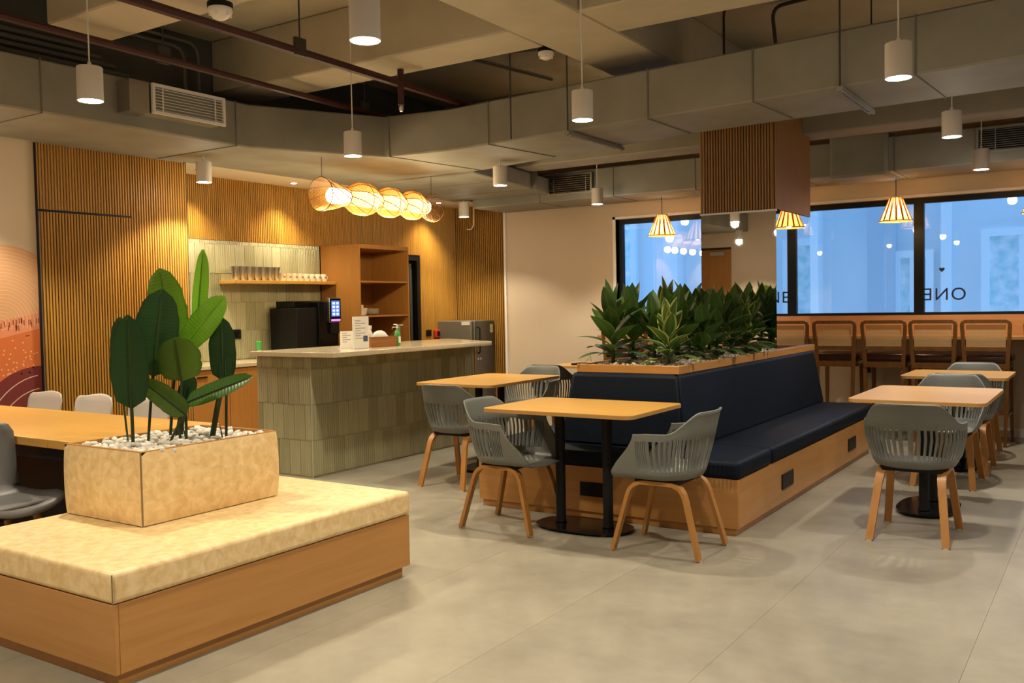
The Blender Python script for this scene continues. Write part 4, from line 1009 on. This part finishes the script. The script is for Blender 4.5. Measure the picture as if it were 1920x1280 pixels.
# tall open cupboard
cu = thing('open_cupboard', 'tall orange wood cupboard with open shelves in the kitchen recess', 'cupboard', (XN+.02, 7.865, 0))
w_, d_ = .88, .60
B('side_panel', (0, 0, 0), (d_, .022, 2.15), M_cab, cu); B('side_panel', (0, w_-.022, 0), (d_, w_, 2.15), M_cab, cu)
B('back_board', (0, .022, 0), (.015, w_-.022, 2.15), M_cab, cu); B('top_board', (.015, .022, 2.105), (d_, w_-.022, 2.15), M_cab, cu)
for z in (1.715, 1.318): B('shelf', (.015, .022, z), (d_-.005, w_-.022, z+.02), M_cab, cu)
B('counter_board', (.015, .022, .86), (d_, w_-.022, .90), M_counter, cu); B('door', (d_-.02, .024, .09), (d_, w_-.024, .855), M_cab, cu); B('niche_lining', (.016, .024, .90), (.03, w_-.3, 1.317), M_black, cu)
pl = MB().lathe([(.001, 0), (.06, 0), (.10, .018), (.097, .020), (.058, .004), (.001, .004)], 28).mesh('plate', M_porcelain, True)
for k in range(6):
    t = link('dinner_plate', pl, None, (-7.45, 8.30, 1.339 + .011*k)); tag(t, 'white plate in the stack on the cupboard shelf, %s from the bottom' % ('first','second','third','fourth','fifth','sixth')[k], 'plate', 'plates stacked on the cupboard shelf')
t = MB().lathe([(.001,0),(.035,0),(.045,.04),(.055,.085),(.052,.085),(.04,.04),(.001,.006)], 20).build('small_bowl', M_porcelain, None, True); t.location = (-7.42, 8.13, 1.339); tag(t, 'white bowl beside the plates on the cupboard shelf', 'bowl')
t = thing('paper_bag', 'cream paper packet leaning at the left of the cupboard shelf', 'packet', (-7.40, 8.02, 1.339))
MB().prism([(-.05, -.04), (.05, -.04), (.05, .04), (-.05, .04)], 0, .12).build('body', M_porcelain, t); MB().prism([(-.05, -.03), (.05, -.03), (.05, -.02), (-.05, -.02)], .12, .17).build('fold', M_porcelain, t)

# coffee machine
cm = thing('coffee_machine', 'black bean to cup coffee machine with a lit blue touch screen', 'coffee machine', (-7.53, 7.0, .9005))
B('cabinet', (-.22, 0, 0), (.19, .30, .535), M_black, cm, .006); B('tower', (-.22, .30, 0), (.22, .60, .60), M_blackgloss, cm, .006)
B('bean_hopper', (-.18, .05, .535), (.10, .55, .61), M_blackgloss, cm, .008)
sc_ = MB(); 
for a, c, m_, nm in (((.221, .42, .37), (.262, .60, .64), M_steel, 'screen_frame'),): hd = B(nm, a, c, m_, cm, .004)
B('bezel', (.2625, .428, .378), (.268, .592, .632), M_blackgloss, hd)
M_screen = plain('screen_blue', (.05, .1, .4), .3, emit=(.05, .15, .60), es=.55); M_icon = plain('screen_icons', (.5, .6, .9), .3, emit=(.45, .60, 1.0), es=.5); M_mag = plain('magenta_led', (.5, .1, .6), .3, emit=(.65, .18, .95), es=.9)
B('screen', (.2682, .445, .435), (.270, .575, .610), M_screen, hd)
for r_ in range(4):
    for c_ in range(2): B('icon', (.2702, .46+.058*c_, .448+.040*r_), (.271, .50+.058*c_, .474+.040*r_), M_icon, hd)
B('led_strip', (.2682, .44, .385), (.271, .58, .405), M_mag, hd)
MB().box((.22, .45, .25), (.25, .58, .37)).build('spout_block', M_black, cm); B('drip_tray', (.22, .33, .0), (.30, .60, .05), M_steel, cm, .004)
MB().tube([(.24, .60, .03), (.245, .61, .25)], .006, 6).build('milk_pipe', M_steel, cm)

# things on the counter
def card(name, label, x, y, w, h, lines, extra=False):
    t = thing(name, label, 'sign', (x, y, 1.0625), math.radians(78))
    B('card', (-w/2, -.004, .006), (w/2, .004, h), M_paper, t); B('stand', (-w/2-.005, -.03, 0), (w/2+.005, .03, .006), M_rubber, t)
    for k in range(lines): B('print_line', (-w*.36, -.0048, h*(.86-.62*k/lines)), (-w*.36 + w*(.35+.3*((k*3) % 2)), -.004, h*(.86-.62*k/lines)+.006), M_ink, t)
    if extra: B('print_block', (w*.14, -.0048, h*.22), (w*.42, -.004, h*.40), M_blueink, t)
card('tent_card', 'short white notice card standing on the counter', -5.80, 6.13, .135, .155, 5)
card('menu_sign', 'tall white menu card standing on the counter', -5.63, 6.13, .17, .285, 8, True)
t = thing('napkin_box', 'brown wooden napkin box with a white tissue on the counter', 'box', (-5.70, 6.46, 1.0625), math.radians(80))
MB().box((-.15,-.06,0),(.15,-.05,.095)).box((-.15,.05,0),(.15,.06,.095)).box((-.15,-.05,0),(-.14,.05,.095)).box((.14,-.05,0),(.15,.05,.095)).box((-.14,-.05,0),(.14,.05,.02)).build('box', M_boxwood, t)
MB().lathe([(.001,.02),(.07,.04),(.085,.09),(.05,.135),(.02,.15),(.001,.148)], 10).build('tissue', M_paper, t, 'all').scale = (1.25, .5, 1)
MB().lathe([(.001,.02),(.022,.02),(.022,.13),(.012,.15),(.012,.17),(.016,.17),(.016,.20),(.001,.20)], 12, (-.11, .0)).build('white_bottle', M_paper, t, True)
t = thing('soap_dispenser', 'pump bottle with green liquid beside the napkin box', 'bottle', (-5.66, 6.66, 1.0625))
MB().lathe([(.001,0),(.028,0),(.030,.01),(.030,.10),(.022,.135),(.010,.15),(.010,.165)], 16).build('bottle', M_greenplastic, t, True); MB().tube([(0,0,.165),(0,0,.20),(-.04,0,.20)], .005, 6).build('pump', M_white, t); B('label', (.024,-.014,.03), (.031,.014,.09), M_paper, t)
t = thing('counter_tap', 'thin steel drinking water tap rising from the counter', 'tap', (-5.80, 6.86, 1.0625))
MB().tube([(0,0,0),(0,0,.19)], .009, 10).build('column', M_steel, t, True); MB().tube([(0,-.05,.19),(0,.05,.19)], .006, 8).build('lever', M_steel, t, True); MB().tube([(0,0,.17),(-.09,0,.17),(-.09,0,.15)], .006, 8).build('spout', M_steel, t)
# on the back worktop
t = thing('sponge_bottle', 'small green bottle on the back worktop', 'bottle', (-7.55, 6.66, .9005)); MB().lathe([(.001,0),(.03,0),(.032,.08),(.02,.12)], 14).build('body', plain('pale_bottle', (.4,.5,.35), .4), t, True); MB().lathe([(.034,.11),(.034,.19),(.001,.20)], 14).build('cap', M_greenplastic, t, True)
t = thing('snack_packet', 'purple packet lying on the back worktop', 'packet', (-7.45, 6.10, .9005)); MB().prism(rrect(-.06,-.09,.06,.09,.02,3), 0, .06).build('pouch', M_purple, t, bevel=.02); B('label', (-.03,-.04,.0605), (.03,.04,.062), M_paper, t)
def socket(name, label, y_, z_, x_=XN+.022, w_=.11, h_=.085):
    t = thing(name, label, 'socket', (x_, y_, z_)); B('plate', (0, -w_/2, -h_/2), (.012, w_/2, h_/2), M_black, t, .003); B('switch', (.012, -w_*.2, -h_*.25), (.016, w_*.2, h_*.25), M_blackgloss, t)
socket('wall_socket', 'black double socket on the tiled wall behind the plant', 6.58, 1.17, XN+.016, .15, .10); socket('wall_socket', 'black switch plate on the slatted wall beside the fridge', 9.86, 1.07, XN+.018)
t = thing('fire_call_point', 'small red box fixed to the slatted wall beside the fridge', 'alarm', (XN+.018, 10.02, 1.055)); B('housing', (0,-.055,-.055),(.05,.055,.055), M_redplastic, t, .01); B('window', (.05,-.03,-.03),(.053,.03,.03), M_black, t)
t = thing('loose_cable', 'loose pale cable dangling below the corner pendant', 'cable', (-7.35, 10.3, 2.62)); MB().tube([(0,0,.17),(0,0,.02),(.01,-.02,-.10),(-.03,-.03,-.16),(-.10,-.03,-.15)], .006, 6).build('cable', M_white, t, True)
# fridge
fr = thing('fridge', 'small dark grey fridge in the slatted corner behind the counter', 'fridge', (-7.83+.02, 10.05, 0))
B('cabinet', (0, 0, .04), (.56, .46, 1.225), M_fridge_side, fr, .008); dd = B('door', (.562, 0, .06), (.615, .46, 1.225), M_fridge, fr, .012)
MB().tube(fillet([(.616,.07,1.14),(.65,.07,1.13),(.65,.07,.80),(.616,.07,.79)], .03), .010, 8).build('handle', M_black, dd, True); B('label', (.6155,.36,1.06), (.617,.43,1.17), M_label, dd)
for yy in (.05, .11): B('lock', (.6155,yy,.70), (.620,yy+.03,.73), M_steel, dd)
for a_ in (.03, .5):
    for b_ in (.03, .40): MB().lathe([(.02,0),(.02,.04)], 10, (a_+.02, b_+.01)).build('foot', M_black, fr)
B('sticker', (.40, -.002, 1.17), (.54, .0, 1.215), M_paper, fr)

# ------------------------------------------------------------------ mural on the left wall (flat painted art)
mu = thing('wall_mural', 'painted desert mural of sun and orange dunes on the left wall', 'mural', (XL, 0, 0))
def flat(name, poly, d, mat): 
    mb = MB(); n_ = len(poly); mb.v = [(0, a, b) for a, b in poly] + [(d, a, b) for a, b in poly]
    mb.f = [tuple(range(n_))[::-1], tuple(range(n_, 2*n_))] + [(i, (i+1) % n_, n_+(i+1) % n_, n_+i) for i in range(n_)]
    return mb.build(name, mat, mu)
C1, C2, C3, C4, C5 = (.66,.36,.19), (.70,.26,.14), (.60,.15,.035), (.17,.018,.018), (.72,.50,.30)
ye, yl = 4.095, .6
sun = flat('sun', [(3.80+.62*math.cos(a), 1.36+.60*math.sin(a)) if 3.80+.62*math.cos(a) < ye else (ye, 1.36+.60*math.sin(a)) for a in [2*PI*k/64 for k in range(64)]], .001, plain('mural_peach', C1, .7))
M_ring = plain('mural_ring', C5, .7)
for k in range(1, 22):
    r_ = .605*k/22; pts = [(.0012, 3.80+r_*1.03*math.cos(2*PI*j/48), 1.36+r_*math.sin(2*PI*j/48)) for j in range(49)]
    run = [p for p in pts if p[1] < ye-.004 and p[2] > 1.30]
    runs = []; cur = []
    for p in pts:
        if p[1] < ye-.004 and p[2] > 1.30: cur.append(p)
        elif cur: runs.append(cur); cur = []
    if cur: runs.append(cur)
    for rn in runs:
        if len(rn) > 1: MB().sweep(rn, (1,0,0), .001, .005).build('ring_line', M_ring, mu)
def band(ys_, top, bot): return [(a, top(a)) for a in ys_] + [(a, bot(a)) for a in reversed(ys_)]
ysn = [yl + (ye-yl)*k/24 for k in range(25)]
t1 = lambda a: 1.385 + .09*(a-3.8) + .03*math.sin(3*(a-3.9)); t2 = lambda a: 1.235 + .16*(a-3.8) + .03*math.sin(2.4*(a-3.7))
flat('pink_dune', band(ysn, t1, lambda a: t2(a)-.02), .0016, plain('mural_coral', C2, .7))
flat('orange_dune', band(ysn, t2, lambda a: .1), .002, plain('mural_orange', C3, .7))
flat('maroon_hill', [(3.70+.62*math.cos(a), .48+.52*math.sin(a)) if 3.70+.62*math.cos(a) < 4.3 else (4.3, .5) for a in [PI*k/24 for k in range(4, 25)]] and [(min(ye, 4.08+.60*math.cos(a)), .30+.71*math.sin(a)) for a in [PI*k/40 for k in range(41)]], .0026, plain('mural_maroon', C4, .7))
M_mark = plain('mural_marks', (.28,.06,.02), .7); M_dot = plain('mural_dots', (.80,.42,.20), .7); M_pale = plain('mural_pale_line', (.72,.48,.38), .7)
rnd = random.Random(3)
for k in range(26):
    a = 3.60 + .49*rnd.random(); h_ = rnd.uniform(.2,.8); z = t2(a) + (t1(a)-t2(a))*h_*.8
    B('dash', (.0016, a-.004, z), (.0022, a+.004, z+.04), M_mark, mu)
for k in range(70):
    a = 3.45 + .63*rnd.random(); z = rnd.uniform(.95, t2(a)-.03); MB().lathe([(.001,.0026),(.007,.0026),(.007,.001)], 8, axis='x').build('dot', M_dot, mu).location = (0, a, z)
for k in range(5):
    pts = [(.0032, min(ye-.006, 4.12+(.50-.07*k)*math.cos(a)*1.05), .30-.03*k+(.64-.075*k)*math.sin(a)) for a in [PI*j/30 for j in range(8, 28)]]
    pts = [p for p in pts if p[1] < ye-.01]
    MB().sweep(pts, (1,0,0), .001, .007).build('pale_line', M_pale, mu)
